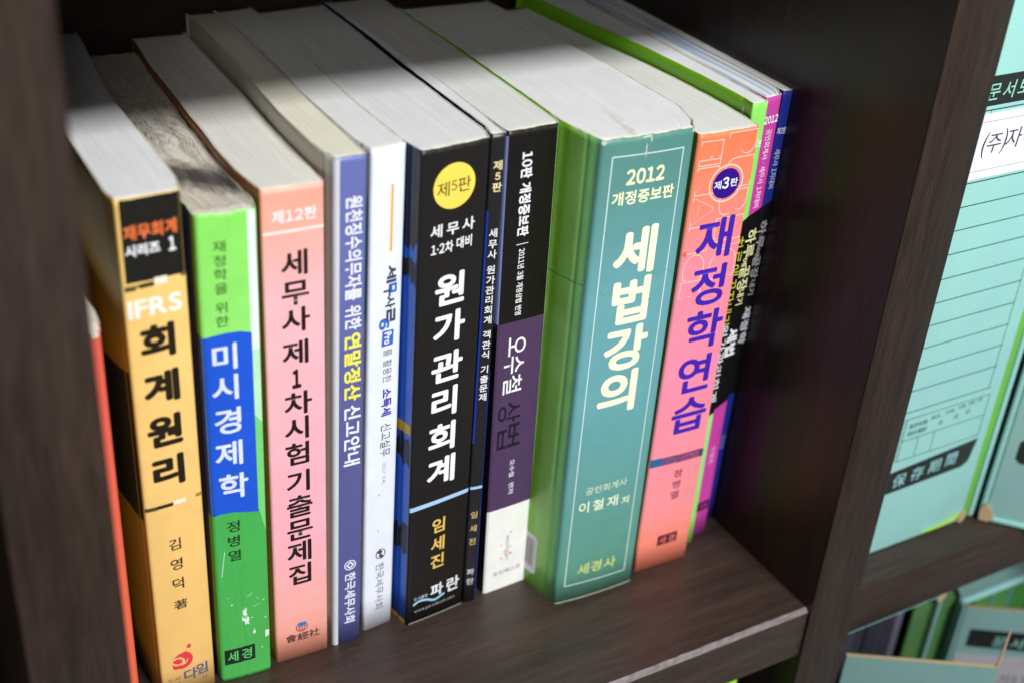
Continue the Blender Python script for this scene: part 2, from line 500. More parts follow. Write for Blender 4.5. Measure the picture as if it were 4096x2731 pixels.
# ------------------------------------------------------------------ the bookcase
WX, WZ = wood('X'), wood('Z', .95, 0.25)
bc = thing('bookcase', 'dark brown wood laminate bookcase holding books and green document boxes', 'bookcase', (0.37, 0.02, -0.45))
def panel(name, x0, x1, y0, y1, z0, z1, mat, bev=0.0012, label=None):
    o = box(name, (x0 - 370) / 1000, (x1 - 370) / 1000, (y0 - 20) / 1000, (y1 - 20) / 1000, (z0 + 450) / 1000, (z1 + 450) / 1000, mat, bc, bev)
    if label: o['label'] = label
    return o
WY = -116.0
W_SHADE = wood('Z', .5, 0.32)  # darker wood tone puts the shade of the inner faces into the colour
W_SHADE.node_tree.nodes['Principled BSDF'].inputs['Roughness'].default_value = .34
for l_ in list(W_SHADE.node_tree.links):
    if l_.to_socket.name == 'Roughness': W_SHADE.node_tree.links.remove(l_)
for xa, xb in ((-28.3, 5.9), (354.0, 387.0)):
    panel('upright_panel', xa, xb, -117.1, 157, -430, 760, W_SHADE, 0)
    panel('lit_edge_band', xa, xb, -118.2, -117.1, -430, 760, WZ, 0.0004)  # thin strip added so the front face keeps its lit, lighter tone
panel('back_panel', -420, 820, 157.3, 163, -430, 760, wood('X', 0.8, 0.2), 0)
panel('upright_panel', -420, -387, -118.2, 157, -430, 760, WZ)
panel('upright_panel', 787, 820, -118.2, 157, -430, 760, WZ)
for (a, b) in ((-386.8, -28.5), (6.1, 353.8), (387.2, 786.8)):
    for zt in (404.5, -395.0):
        panel('shelf_board', a, b, WY, 157, zt - 32.3, zt, WX, 0.001)
panel('shelf_board', -386.8, -28.5, WY, 157, -32.3, 0, WX, 0.001)
panel('shelf_board', 387.2, 786.8, WY, 157, -32.3, 0, WX, 0.0012)
# the shelf in view: board plus a chamfered arris coloured pale as its highlight
def shelf_main():
    bm = bmesh.new()
    x0, x1 = (6.1 - 370) / 1000, (353.8 - 370) / 1000
    y0, y1 = (WY - 20) / 1000, (157 - 20) / 1000
    zt, zb = 0.450, 0.450 - 0.0323
    c = 0.0023
    n = 90
    rows = []
    rr = random.Random(3)
    for i in range(n + 1):
        x = x0 + (x1 - x0) * i / n
        j = rr.uniform(-0.00012, 0.00012)
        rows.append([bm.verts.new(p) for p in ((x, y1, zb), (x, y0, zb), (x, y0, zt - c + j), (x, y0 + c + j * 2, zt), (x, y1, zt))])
    for i in range(n):
        a, b = rows[i], rows[i + 1]
        for k in range(4):
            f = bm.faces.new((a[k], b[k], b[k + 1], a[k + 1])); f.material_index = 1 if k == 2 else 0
        bm.faces.new((a[4], b[4], b[0], a[0]))
    bm.faces.new(rows[0][::-1]); bm.faces.new(rows[-1])
    bmesh.ops.recalc_face_normals(bm, faces=bm.faces)
    me = bpy.data.meshes.new('shelf_board'); bm.to_mesh(me); bm.free()
    m, nn, l, bs = nt('highlight_edge_band')  # pale streaky colour carries the highlight along the chamfer
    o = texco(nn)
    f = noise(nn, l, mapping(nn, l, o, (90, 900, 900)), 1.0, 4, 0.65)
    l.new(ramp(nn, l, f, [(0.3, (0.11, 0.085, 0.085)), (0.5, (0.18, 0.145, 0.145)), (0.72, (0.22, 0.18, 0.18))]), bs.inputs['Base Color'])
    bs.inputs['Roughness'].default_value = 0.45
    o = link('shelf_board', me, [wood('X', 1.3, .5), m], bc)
    o['label'] = 'shelf carrying the row of books, pale highlight coloured into the front edge'
shelf_main()

# ------------------------------------------------------------------ books, left to right
PG = (218, 217, 214)
# -- short red book
b = Book('short red-orange book at the far left end, half hidden by the upright panel', (9.2, -31), 0, (0, 0), 18.0, 203.5, 150,
         [(0, 0), (30, -.5), (150, 0)], [(0, 18), (10, 18.6), (60, 18.2), (150, 18)], grad([(0, (255, 118, 84)), (.6, (252, 112, 84)), (1, (238, 100, 84))], .2035), ink((225, 85, 65)), paper((226, 222, 205)), bulge=0.9, r=2.2, rim=(240, 238, 220), side_r=ink((170, 140, 90)))
b.poly('worn_patch', [blotch(15.5, 201.5, 2.4, 2.6, 4)], (238, 232, 215), 1)
b.poly('worn_patch', [blotch(9, 203.2, 5, 0.5, 5)], (240, 236, 220), 1)

# -- orange accounting book
OR_S = (250, 205, 120)
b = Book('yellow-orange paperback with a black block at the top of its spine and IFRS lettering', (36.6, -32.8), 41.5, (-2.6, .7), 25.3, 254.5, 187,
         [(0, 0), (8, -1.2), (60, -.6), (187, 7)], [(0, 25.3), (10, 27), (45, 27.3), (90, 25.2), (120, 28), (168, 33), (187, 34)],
         grad([(0, (246, 196, 118)), (.5, (252, 206, 124)), (1, (252, 208, 120))], .2545), grad([(0, (226, 170, 60)), (.35, (226, 168, 50)), (.72, (232, 164, 30)), (.8, (190, 146, 56)), (1, (160, 122, 48))], .2545),  # orange glow bounced from the red book is painted into the side gradient
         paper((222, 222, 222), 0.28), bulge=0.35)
b.rect('spine_band', 1.6, 25.0, 219.3, 254.0, (26, 23, 17), 1, 'black block at the top of the spine')
b.poly('colour_strip', [[(1.0, 216.9), (9, 217), (9, 218.2), (1.0, 218.2)], [(22.9, 218.0), (25.1, 218.0), (25.1, 219.3), (22.9, 219.3)]], (120, 108, 52), 2)
b.poly('colour_strip', [[(1.0, 216.0), (5.2, 216.0), (5.2, 217.2), (1.0, 217.2)], [(6.5, 216.4), (12.2, 216.6), (12.2, 218.6), (6.5, 218.4)]], (62, 56, 30), 3)
b.rect('colour_strip', 12.4, 17.4, 216.9, 220.0, (246, 240, 222), 3)
b.text('series_title', [('재무회계', 12.5, 240.3, 20.4, 6.3)], (240, 120, 60), 0.03)
b.text('series_title', [('시리즈', 9.0, 232.8, 13.4, 5.0), ('1', 20.4, 232.9, 2.8, 6.0)], WHITE, 0.045)
b.text('edition_mark', [('IFRS', 11.9, 207.8, 21.4, 8.2)], (255, 248, 236), 0.035)
b.text('title', [('회', 12.4, 191.9, 14.6, 14.6), ('계', 12.2, 170.6, 14.6, 14.6), ('원', 12.0, 149.3, 14.6, 14.8), ('리', 11.9, 129.0, 14.8, 14.8)], (34, 25, 8), 0.045, em=True)
b.poly('colour_strip', [[(.4, 110.6), (5.4, 110.3), (5.4, 112.3), (.4, 112.6)]], (84, 72, 40), 2)
b.rect('colour_strip', 5.4, 12.3, 110.6, 112.4, (44, 38, 22), 2)
b.rect('colour_strip', 12.4, 17.8, 110.9, 113.1, (250, 240, 214), 2)
b.rect('colour_strip', 22.3, 25.1, 111.6, 113.4, (168, 138, 60), 2)
b.text('author_name', [('김', 11.7, 89.7, 6.0, 6.4), ('영', 11.7, 78.6, 6.0, 6.4), ('덕', 11.6, 67.5, 6.0, 6.4), ('著', 11.6, 55.4, 5.6, 5.4)], (40, 30, 12), 0.012, em=True)
b.poly('publisher_mark', [ell(13.8, 29.3, 1.0, 1.3, 16)] + ringq(10.3, 21.8, 4.9, 5.0, 2.2, 30, -130, 60)
       + [[(8.6, 26.2), (12.6, 26.9), (13.0, 23.0), (11.8, 19.9), (11.4, 22.5), (9.6, 24.4), (6.4, 24.4)],
          [(5.7, 22.9), (8.2, 23.6), (10.2, 22.4), (10.2, 20.6), (8.4, 20.2), (6.4, 21.4)], [(5.4, 21.0), (7.0, 19.6), (9.2, 19.1), (7.4, 17.2), (6.0, 17.8)]], (238, 62, 78), 3)
b.text('publisher_name', [('다', 13.4, 11.8, 6.4, 6.8), ('임', 19.3, 12.9, 6.0, 6.8)], (92, 98, 128), 0.03, em=True)
b.text('publisher_name', [('도서', 5.6, 11.6, 5.2, 2.4), ('출판', 6.2, 8.2, 5.0, 2.4), ('서', 19.8, 6.8, 2.6, 2.6)], (110, 105, 105), 0.0)
# black shape that wraps round the side of the cover
SB = [(-.9, 105), (-8, 104), (-20, 101), (-32, 97), (-48, 93), (-48, 166), (-35, 169), (-22, 172.8), (-8, 177), (-.9, 179)]
b.poly('side_print', [SB], (22, 18, 8), 1)

# -- green and blue, swollen book
def cr(q, z):
    a = math.exp(-((q - 8.5 - 1.2 * math.sin(z * .055)) / 0.55) ** 2) * 0.20
    a += math.exp(-((q - 12.6 - 0.9 * math.sin(z * .083 + 1) - .4 * math.sin(z * .31)) / 0.45) ** 2) * 0.30
    a += math.exp(-((q - 5.4 - 0.7 * math.sin(z * .11 + 2)) / 0.4) ** 2) * 0.13 * (0.5 + 0.5 * math.sin(z * .07))
    a -= math.exp(-((q - 10.6 - 1.1 * math.sin(z * .06 + .6)) / 0.5) ** 2) * 0.16
    k = 0.35 + 0.65 * (1 - min(1, z / 235))
    edge = min(1, max(0, q / 1.5), max(0, (24 - q) / 1.5))
    return a * k * edge + 0.12 * math.sin(z * .045) * math.sin(q * .3) * edge
def wave_pages(u, t):
    k = math.sin(math.pi * min(1, max(0, u)))
    e = math.exp(-((t - 62) / 42) ** 2)
    return (1.5 * k * math.sin(t * .15 + u * 3) * (0.2 + e)) , (0.5 * math.sin(u * 17 + t * .06) * (.25 + e)) - 0.55
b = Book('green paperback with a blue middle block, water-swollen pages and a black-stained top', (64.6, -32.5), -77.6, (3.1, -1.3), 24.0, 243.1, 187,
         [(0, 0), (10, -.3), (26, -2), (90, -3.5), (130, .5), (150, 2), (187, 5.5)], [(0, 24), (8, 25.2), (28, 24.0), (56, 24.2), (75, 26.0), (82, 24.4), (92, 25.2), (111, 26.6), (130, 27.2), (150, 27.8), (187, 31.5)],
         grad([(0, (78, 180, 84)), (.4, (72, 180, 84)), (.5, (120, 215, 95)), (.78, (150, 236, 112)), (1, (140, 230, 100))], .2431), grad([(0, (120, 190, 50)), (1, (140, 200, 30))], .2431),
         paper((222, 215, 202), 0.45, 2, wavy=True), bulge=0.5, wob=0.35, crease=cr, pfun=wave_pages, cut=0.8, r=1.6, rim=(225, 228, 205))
b.poly('right_edge_print', [[(19.9, 180), (24.3, 180), (24.3, 242.6), (19.9, 242.3)]], (232, 252, 238), 1, 'white strip along the right of the spine')
b.poly('right_edge_print', [[(19.9, 148), (24.3, 142), (24.3, 180), (19.9, 180)]], (190, 240, 200), 1)
b.poly('right_edge_print', [[(20.3, 99), (24.3, 80), (24.3, 142), (20.3, 148)]], (120, 218, 122), 1)
b.poly('middle_block', [[(-.2, 98.3), (4, 99.3), (9, 99.2), (14, 98.2), (20.2, 96.7), (20.2, 188.3), (15, 189.8), (10, 190.0), (5, 189.6), (-.2, 188.6)]], (28, 88, 214), 2, 'blue middle block of the spine')
b.poly('middle_block', [[(-7, 98), (-.2, 98.3), (-.2, 188.6), (-7, 190)]], (20, 50, 150), 2)
b.rect('hinge_strip', -40, -3.0, 0, 243, (26, 38, 92), 2, 'navy front cover beside the green spine')
b.text('series_title', [('재', 8.8, 228.8, 5.3, 5.1), ('정', 8.7, 222.6, 5.3, 5.1), ('학', 8.6, 216.6, 5.3, 5.1), ('을', 8.7, 210.4, 5.3, 5.1), ('위', 8.6, 201.7, 5.3, 5.1), ('한', 8.4, 195.5, 5.3, 5.1)], (52, 92, 36), 0.006, em=True)
b.text('title', [('미', 8.9, 178.8, 11.8, 12.2), ('시', 8.9, 164.0, 11.8, 12.2), ('경', 9.2, 147.5, 12.2, 12.8), ('제', 9.0, 130.8, 12.0, 12.6), ('학', 9.8, 113.4, 12.2, 13.0)], (226, 236, 255), 0.022, em=True)
b.text('author_name', [('정', 9.1, 91.4, 6.2, 6.2), ('병', 8.9, 83.2, 6.2, 6.2), ('열', 9.0, 75.0, 6.2, 6.2)], (22, 48, 26), 0.012, em=True)
b.rect('publisher_box', 1.9, 16.2, 10.2, 19.4, (22, 34, 24), 3)
b.text('publisher_name', [('세', 5.9, 14.8, 5.2, 6.4), ('경', 12.4, 14.8, 5.4, 6.6)], (96, 205, 110), 0.02, 4, em=True)
b.poly('scuff_mark', [blotch(12.2, 40.5, 1.0, 2.6, 3, j=.5), blotch(12.8, 34.6, 1.1, 2.2, 5, j=.5), blotch(11.2, 36.5, .5, 1.5, 6, j=.5), [(21.3, 21.8), (23.0, 22.2), (23.2, 25.8), (21.4, 26.0)],
                      blotch(6.3, 46.5, .4, .5, 9), blotch(16.2, 27.0, .5, 1.4, 10, j=.6), blotch(15.4, 36, .3, .4, 12), blotch(21.6, 34, .3, .5, 13), blotch(4.8, 51, .2, .3, 14), blotch(21, 45, .4, .3, 15),
                      blotch(18.2, 47, .25, .3, 16), blotch(19.6, 16, .3, .4, 17)] + stroke([(2.6, 64), (4.4, 78)], .28) + stroke([(13.5, 49), (16, 51)], .2) + stroke([(16, 42), (19.5, 43.6)], .15), (232, 244, 228), 3)
# wavy page leaves standing proud of the swollen block
bm = bmesh.new()
rr = random.Random(11)
for k in range(60):
    u0 = (k + .5) / 60 + rr.uniform(-.004, .004); hh = rr.uniform(.05, 0.34); ph = rr.uniform(0, 6)
    pr = None
    t0, t1 = 4 + rr.uniform(0, 3), 184
    for j in range(60):
        t = t0 + (t1 - t0) * j / 59
        l_, r_ = b.ex(b.L, t, 0.), b.ex(b.R, t, b.w)
        dx, dz = wave_pages(u0, t)
        x = l_ + .6 + (r_ - l_ - 1.2) * u0 + dx + .16 * math.sin(t * .21 + ph) * (0.3 + math.exp(-((t - 65) / 45) ** 2))
        y = t + b.yaw * u0 * b.w
        z1 = b.h - .3 + dz * .4 + hh * (0.4 + .6 * abs(math.sin(t * .045 + ph)))
        z0 = b.h - 1.8
        q = [bm.verts.new(Vector((x + o + b.lean[0] * z, y + b.lean[1] * z, z)) / 1000) for o, z in ((-.19, z0), (-.13, z1), (.13, z1), (.19, z0))]
        if pr:
            for a in range(3): bm.faces.new((pr[a], pr[a + 1], q[a + 1], q[a]))
        pr = q
uvl = bm.loops.layers.uv.new('uv')
for f in bm.faces:
    for lp in f.loops:
        c = lp.vert.co * 1000
        lp[uvl].uv = (c.x, c.y)
me = bpy.data.meshes.new('loose_leaves'); bm.to_mesh(me); bm.free()
o = link('loose_leaves', me, [b.block.data.materials[0]], b.e); o['kind'] = 'stuff'

# -- pink exam book
b = Book('pink paperback with black vertical title beside the green and blue one', (92.1, -31.9), -40.4, (-.2, .9), 26.1, 248.4, 188,
         [(0, 0), (4, -.4), (21, -2.3), (44, -2.6), (66, -1.3), (83, -1.2), (104, 0), (126, .5), (146, 1), (177, 3.7), (188, 4.5)],
         [(0, 26.1), (31, 26.3), (67, 27.0), (100, 28.6), (138, 29), (173, 30), (188, 30.4)],
         grad([(0, (250, 160, 130)), (.12, (252, 178, 168)), (.3, (255, 180, 194)), (.8, (255, 188, 194)), (.93, (252, 176, 158)), (1, (250, 168, 145))], .2484),
         grad([(0, (190, 128, 74)), (1, (140, 86, 50))], .2484), paper((222, 219, 210), 0.3), bulge=0.25)
b.rect('edition_line', .6, 25.6, 228.6, 229.9, (255, 232, 230), 2)
b.text('edition_mark', [('제12판', 13.4, 236.0, 18.6, 5.9)], (255, 240, 236), 0.028)
b.text('title', [('세', 13.4, 214.6, 11.6, 11.6), ('무', 13.2, 201.1, 11.6, 11.6), ('사', 13.1, 188.2, 11.6, 11.6), ('제', 13.1, 172.5, 11.8, 11.8), ('차', 13.3, 147.0, 11.8, 11.8),
                 ('시', 13.1, 134.0, 11.8, 11.8), ('험', 13.0, 120.5, 11.8, 11.8), ('기', 13.1, 105.3, 11.8, 11.8), ('출', 13.1, 91.5, 12, 12), ('문', 13.0, 78.2, 12, 12), ('제', 12.9, 65.2, 12, 12), ('집', 13.0, 51.7, 12, 12)], (30, 18, 20), 0.022, em=True)
b.text('title', [('1', 12.9, 159.6, 4.0, 9.6)], (30, 18, 20), 0.05)
b.poly('publisher_mark', ringq(12.8, 18.8, 3.0, 3.0, .35, 24) + stroke([(12.8, 15.9), (12.8, 21.7)], .3) + stroke([(9.9, 18.8), (15.7, 18.8)], .3) + ringq(12.8, 18.8, 1.5, 3.0, .3, 20) + stroke([(10.3, 17.2), (15.3, 17.2)], .25), (130, 70, 60), 3)
b.poly('publisher_mark', [[(11.0, 19.4), (14.8, 19.4), (14.8, 21.8), (11.0, 21.8)]], (40, 130, 200), 4)
b.text('publisher_name', [('會', 7.2, 13.1, 5.0, 4.8), ('經', 13.1, 12.7, 5.0, 4.8), ('社', 18.8, 12.8, 5.0, 4.8)], (70, 34, 34), 0.016, em=True)

# -- slate blue tax guide
b = Book('thin slate-blue paperback with white border and sideways white and yellow title', (120.6, -33.4), -29.4, (5.3, 1.1), 14.2, 257.8, 188,
         [(0, 0), (7, -1.6), (20, -2.4), (51, -2.4), (91, -.4), (117, 1.2), (157, 2.5), (187, 1.7)],
         [(0, 14.2), (18, 14.4), (71, 14.0), (110, 16.4), (163, 17.6), (188, 15.8)],
         grad([(0, (86, 88, 146)), (.5, (92, 94, 152)), (.8, (104, 112, 174)), (1, (102, 112, 176))], .2578), ink((196, 190, 176)),
         paper((226, 219, 200), 0.22), bulge=0.2, side_r=ink((90, 92, 150)))
b.rect('border_strip', 0.0, 2.5, .3, 257.4, (214, 216, 220), 1, 'white border down the left of the spine')
b.text('title', [('원천징수의무자를 위한', 8.7, 209.3, 7.6, 62.2)], (240, 242, 255), 0.028, rot=1)
b.text('title', [('연말정산', 8.7, 159.4, 7.9, 34.2)], (250, 244, 96), 0.036, rot=1, label='yellow words of the title')
b.text('title', [('신고안내', 8.8, 123.6, 8.0, 32.6)], (240, 242, 255), 0.028, rot=1)
b.poly('publisher_mark', ringq(8.4, 49.0, 3.0, 3.0, .6, 28) + [[(6.2, 49), (8.4, 51.4), (10.6, 49), (8.4, 46.6)]], (232, 234, 250), 3)
b.poly('publisher_mark', [[(7.4, 49), (8.4, 50.1), (9.4, 49), (8.4, 47.9)]], (92, 94, 150), 4)
b.text('publisher_name', [('한국세무사회', 8.5, 28.6, 5.6, 31.6)], (232, 234, 250), 0.03, rot=1)

# -- white software guide
b = Book('white paperback with an orange line and sideways blue and grey Korean text', (137.9, -30.2), 101.1, (5.9, -.5), 16.6, 257.6, 186,
         [(0, 0), (15, -2.0), (68, -2.4), (107, 0), (160, 1.2), (186, -1)], [(0, 16.6), (15, 15.6), (56, 14.8), (102, 17.4), (149, 18.6), (186, 18)],
         ink((238, 242, 250), .38), grad([(0, (205, 207, 205)), (.68, (190, 192, 190)), (.70, (96, 150, 146)), (.9, (104, 158, 152)), (.93, (200, 205, 205)), (1, (210, 212, 210))], .2576), paper((222, 222, 220), 0.2), bulge=0.3, r=1.8)
b.poly('accent_line', [[(9.5, 209.8), (10.7, 209.8), (10.7, 240.6), (9.5, 240.6)]] , (252, 178, 84), 2)
b.text('title', [('세', 10.7, 199.0, 5.0, 8.6), ('ㅜ', 8.7, 191.0, 3.6, 6.4), ('사', 10.4, 185.2, 5.0, 6.0), ('ㄹ', 10.9, 178.4, 4.6, 6.4)], (66, 72, 100), 0.035, rot=1)
b.text('title', [('ㅁ', 11.9, 191.9, 3.2, 4.6), ('6', 7.7, 175.0, 5.2, 5.6)], (52, 104, 214), 0.05, rot=1)
b.poly('title_plate', [[(6.6, 163.6), (12.3, 163.6), (12.6, 171.2), (6.9, 171.6)]], (60, 106, 206), 3, 'blue plate with white letters')
b.text('title', [('Pro', 9.6, 167.5, 3.7, 6.0)], WHITE, 0.04, 4, rot=1)
b.text('subtitle', [('를 활용한', 9.9, 153.2, 4.4, 17.2)], (110, 114, 124), 0.0, rot=1)
b.text('subtitle', [('소득세', 9.9, 134.0, 5.2, 14.8)], (70, 66, 180), 0.036, rot=1)
b.text('subtitle', [('신고실무', 9.9, 113.2, 5.4, 18.0)], (92, 96, 112), 0.004, rot=1)
b.text('subtitle', [('(2017 귀속)', 9.4, 94.4, 2.5, 12.6)], (150, 152, 160), 0.0, rot=1)
for q_ in (ell(7.3, 82.4, .5, .7, 14), ell(7.2, 61.0, .5, .7, 14), ell(8.0, 236, .3, .4, 10), ell(7.8, 216, .3, .4, 10)): b.poly('dot', [q_], (200, 204, 214), 2)
b.poly('publisher_mark', ringq(8.9, 46.3, 2.7, 3.0, .45, 28) + [[(6.7, 47.4), (8.8, 49.0), (10.0, 47.2), (9.0, 46.4), (10.6, 44.6), (9.0, 43.6), (7.8, 45.2), (8.6, 46.2)]], (70, 72, 80), 3)
b.text('publisher_name', [('한국세무사회', 8.7, 25.9, 4.6, 29.0)], (104, 108, 118), 0.0, rot=1)

# -- thick black cost accounting book
b = Book('thick black paperback with a yellow disc, bold white title and a pale blue line', (158.8, -36.0), 84.9, (-.8, -2.0), 33.4, 256.4, 188,
         [(0, 0), (15, -2.2), (62, -3.3), (108, -1), (155, .3), (188, -.4)], [(0, 33.4), (7, 35.1), (37, 34.8), (63, 35.1), (87, 34.4), (117, 35.2), (148, 36.3), (188, 36)],
         ink((30, 27, 25), .33), grad([(0, (40, 100, 214)), (1, (40, 98, 210))], .2564, .3), paper((222, 223, 221), 0.3), bulge=0.3, hinge=.35, side_r=ink((20, 24, 48)))
BS = (30, 32, 40)
for q_ in ([[(0, 214), (-1, 213.2), (-3, 209.0), (-4.4, 212.4), (-6.2, 208.6), (-9, 210), (-30, 211), (-30, 256.2), (0, 256.2)],
                      [(-.2, 192), (-2, 195.5), (-3, 193), (-5, 197), (-8, 195), (-30, 196), (-30, 205), (-8, 203.5), (-4, 206), (-1, 203), (-.2, 207)],
                      [(-.5, 96.5), (-3, 99), (-5, 96), (-8, 101), (-12, 100), (-14, 112), (-10, 109), (-7, 115.4), (-5, 111), (-2, 112.5), (-.5, 110)],
                      [(-.4, 46), (-3, 43.5), (-6, 47), (-9, 44), (-14, 46), (-14, 58), (-9, 61), (-7, 58), (-4, 63), (-.4, 62.5)]]): b.poly('side_print', [q_], BS, 1)
for q_ in ([(-.2, 115.4), (-14, 114), (-14, 119.6), (-.2, 121)], [(-.2, -0.0), (-16, 0.0), (-16, 2.2), (-.2, 2.6)]): b.poly('side_stripe', [q_], (208, 168, 40), 2)
b.poly('edition_disc', [ell(16.4, 238.0, 10.2, 10.4, 56)], (252, 224, 92), 2)
b.text('edition_mark', [('제', 11.2, 237.2, 6.6, 7.0), ('판', 21.2, 237.9, 6.6, 7.0)], (60, 52, 20), 0.004, em=True)
b.text('edition_mark', [('5', 16.2, 238.2, 2.6, 4.6)], (60, 52, 20), 0.004)
b.text('series_title', [('세', 8.6, 218.5, 6.0, 6.0), ('무', 16.5, 218.4, 6.0, 6.0), ('사', 24.3, 218.8, 6.0, 6.0)], WHITE, 0.028, em=True)
b.text('series_title', [('1·2차', 11.6, 210.0, 11.0, 5.6), ('대비', 22.6, 210.6, 7.8, 5.6)], WHITE, 0.026)
b.text('title', [('원', 17.0, 188.9, 15.6, 15.6), ('가', 16.8, 169.8, 15.6, 15.6), ('관', 16.8, 149.0, 15.6, 15.6), ('리', 16.6, 130.0, 15.6, 15.6), ('회', 16.6, 110.4, 15.6, 15.6), ('계', 16.8, 91.2, 15.8, 15.8)], (250, 250, 252), 0.031, em=True)
b.poly('accent_line', [[(.3, 71.6), (32.8, 72.2), (32.8, 74.4), (.3, 74.2)]], (176, 212, 246), 2)
b.text('author_name', [('임', 16.7, 58.2, 8.0, 8.8), ('세', 16.7, 46.6, 8.0, 8.8), ('진', 16.8, 35.6, 8.2, 8.8)], (238, 200, 96), 0.028, em=True)
b.text('publisher_name', [('파', 17.1, 16.8, 7.0, 8.0), ('란', 26.4, 16.4, 7.6, 9.0)], (240, 242, 246), 0.03, em=True)
b.text('publisher_name', [('도서출판', 8.0, 15.6, 8.0, 2.2)], (200, 202, 208), 0.01)
b.poly('publisher_mark', stroke(curve([(3.7, 12.0), (7.2, 13.4), (11.5, 12.6), (16.2, 10.6), (21.8, 12.4)]), 1.3), (160, 214, 244), 3)
b.text('web_address', [('www.paranbook.com', 16.2, 7.3, 23.6, 2.5)], (176, 176, 180), 0.0)
b.poly('worn_edge', stroke([(1.5, .35), (12, .3), (26, .35), (32.5, .3)], .4), (190, 188, 186), 2)

# -- thin black companion
b = Book('very thin black paperback with cream vertical lettering squeezed beside the thick black one', (192.6, -33.3), -136.5, (.4, 1.4), 6.6, 257.4, 187,
         [(0, 0), (6, 1.6), (60, 1.6), (100, 2), (120, 3), (187, 3)], [(0, 6.6), (10, 6.6), (25, 7.6), (66, 8.4), (92, 7.8), (104, 7.2), (187, 7.0)],
         ink((32, 30, 33), .33), ink((16, 26, 66)), paper((226, 226, 226), 0.2), bulge=0.15, r=.9)
b.poly('edge_strip', [[(.1, 100), (.7, 100), (.7, 222), (.1, 222)], [(6.0, .4), (6.5, .4), (6.5, 140), (6.0, 140)]], (26, 60, 170), 2)
b.text('edition_mark', [('제', 3.7, 243.0, 4.2, 4.4), ('판', 3.7, 232.9, 4.2, 4.4)], (244, 226, 170), 0.026, em=True)
b.text('edition_mark', [('5', 3.8, 238.0, 2.4, 3.4)], (244, 226, 170), 0.03)
b.text('title', [(c, 3.5, z, 4.0, 4.3) for c, z in (('세', 211.2), ('무', 205.9), ('사', 200.8), ('원', 193.2), ('가', 188.0), ('관', 182.9), ('리', 177.9), ('회', 172.8), ('계', 167.7), ('객', 160.0), ('관', 154.6), ('식', 149.4), ('기', 141.5), ('출', 136.2), ('문', 131.2), ('제', 126.2))], WHITE, 0.022, em=True)
b.rect('accent_line', .3, 6.2, 72.6, 74.2, (176, 212, 246), 2)
b.text('author_name', [('임', 3.0, 56.7, 3.8, 4.2), ('세', 3.0, 48.2, 3.8, 4.2), ('진', 2.9, 39.8, 3.8, 4.2)], (214, 186, 120), 0.02, em=True)
b.text('publisher_name', [('파', 2.9, 20.1, 3.8, 4.2), ('란', 2.9, 13.8, 3.8, 4.2)], (206, 208, 214), 0.024, em=True)

# -- black, purple and white law book
b = Book('paperback with a black, purple and white spine, leaning slightly left of the teal one', (204.9, -32.3), 40.9, (-12.4, 4.2), 25.9, 256.5, 187,
         [(0, 0), (3, -.5), (37, -.7), (65, 0), (91, -.8), (103, -1.2), (187, -1)], [(0, 25.9), (5, 26.3), (40, 27.0), (75, 27.2), (110, 27.7), (160, 27.1), (187, 26.8)],
         ink((22, 17, 15), .34), grad([(0, (30, 25, 32)), (.62, (30, 25, 34)), (.64, (120, 134, 200)), (.76, (128, 142, 206)), (.78, (190, 165, 130)), (.81, (128, 142, 206)), (1, (125, 132, 176))], .2561), paper((222, 221, 216), 0.3), bulge=0.2, side_r=ink((235, 232, 222)))
b.poly('left_edge_print', [[(-7, 162), (.5, 162), (.5, 254), (-7, 254)]], (156, 170, 228), 3, 'lavender strip down the left edge')
b.rect('spine_band', .2, 25.7, 53.6, 161.9, (80, 56, 92), 1, 'purple middle of the spine')
b.rect('spine_band', .2, 25.7, .2, 53.6, (244, 243, 238), 1, 'white foot of the spine')
b.rect('right_edge_print', 25.2, 26.6, .4, 255.8, (226, 222, 212), 2)
b.text('edition_mark', [('10판 개정증보판', 10.3, 225.6, 6.1, 40.4)], WHITE, 0.034, rot=1)
b.poly('divider_mark', stroke([(7.3, 201.6), (13.5, 201.7)], .35), WHITE, 3)
b.text('edition_note', [('2011년 3월 개정상법 반영', 10.4, 182.2, 3.5, 34.2)], WHITE, 0.02, rot=1)
b.text('title', [('오', 11.2, 148.6, 9.4, 10.2), ('수', 10.0, 138.4, 11.0, 9.6), ('철', 9.8, 127.6, 10.4, 10.0)], (250, 250, 250), 0.008, rot=1, label='white words of the title')
b.text('title', [('상', 9.2, 111.6, 12.8, 12.0), ('법', 9.6, 97.6, 13.0, 13.6)], (32, 20, 38), 0.006, rot=1, label='dark words of the title')
b.text('author_name', [('오수철', 12.6, 77.4, 3.0, 10.6), ('편저', 12.8, 65.2, 3.0, 7.0)], (236, 230, 238), 0.016, rot=1)
b.text('publisher_name', [('woongjin', 12.8, 27.4, 3.6, 15.0)], (130, 130, 130), 0.0, rot=1)
b.poly('publisher_mark', [ell(14.8, 36.2, .5, .7, 10)], (110, 170, 240), 2)
b.poly('publisher_mark', [ell(15.2, 22.2, .9, .8, 12), ell(9.6, 20.6, .7, .6, 8), ell(9.4, 29.2, .5, .5, 8)], (238, 130, 110), 2)
b.poly('publisher_mark', [ell(13.4, 18.6, .9, .6, 7), ell(15.6, 38.0, .4, .4, 8)], (240, 208, 150), 2)
b.poly('publisher_mark', [ell(14.9, 27.0, .5, .9, 8)], (170, 208, 160), 2)
b.text('publisher_name', [('웅진패스원', 13.4, 11.3, 16.6, 2.6)], (130, 130, 132), 0.002)

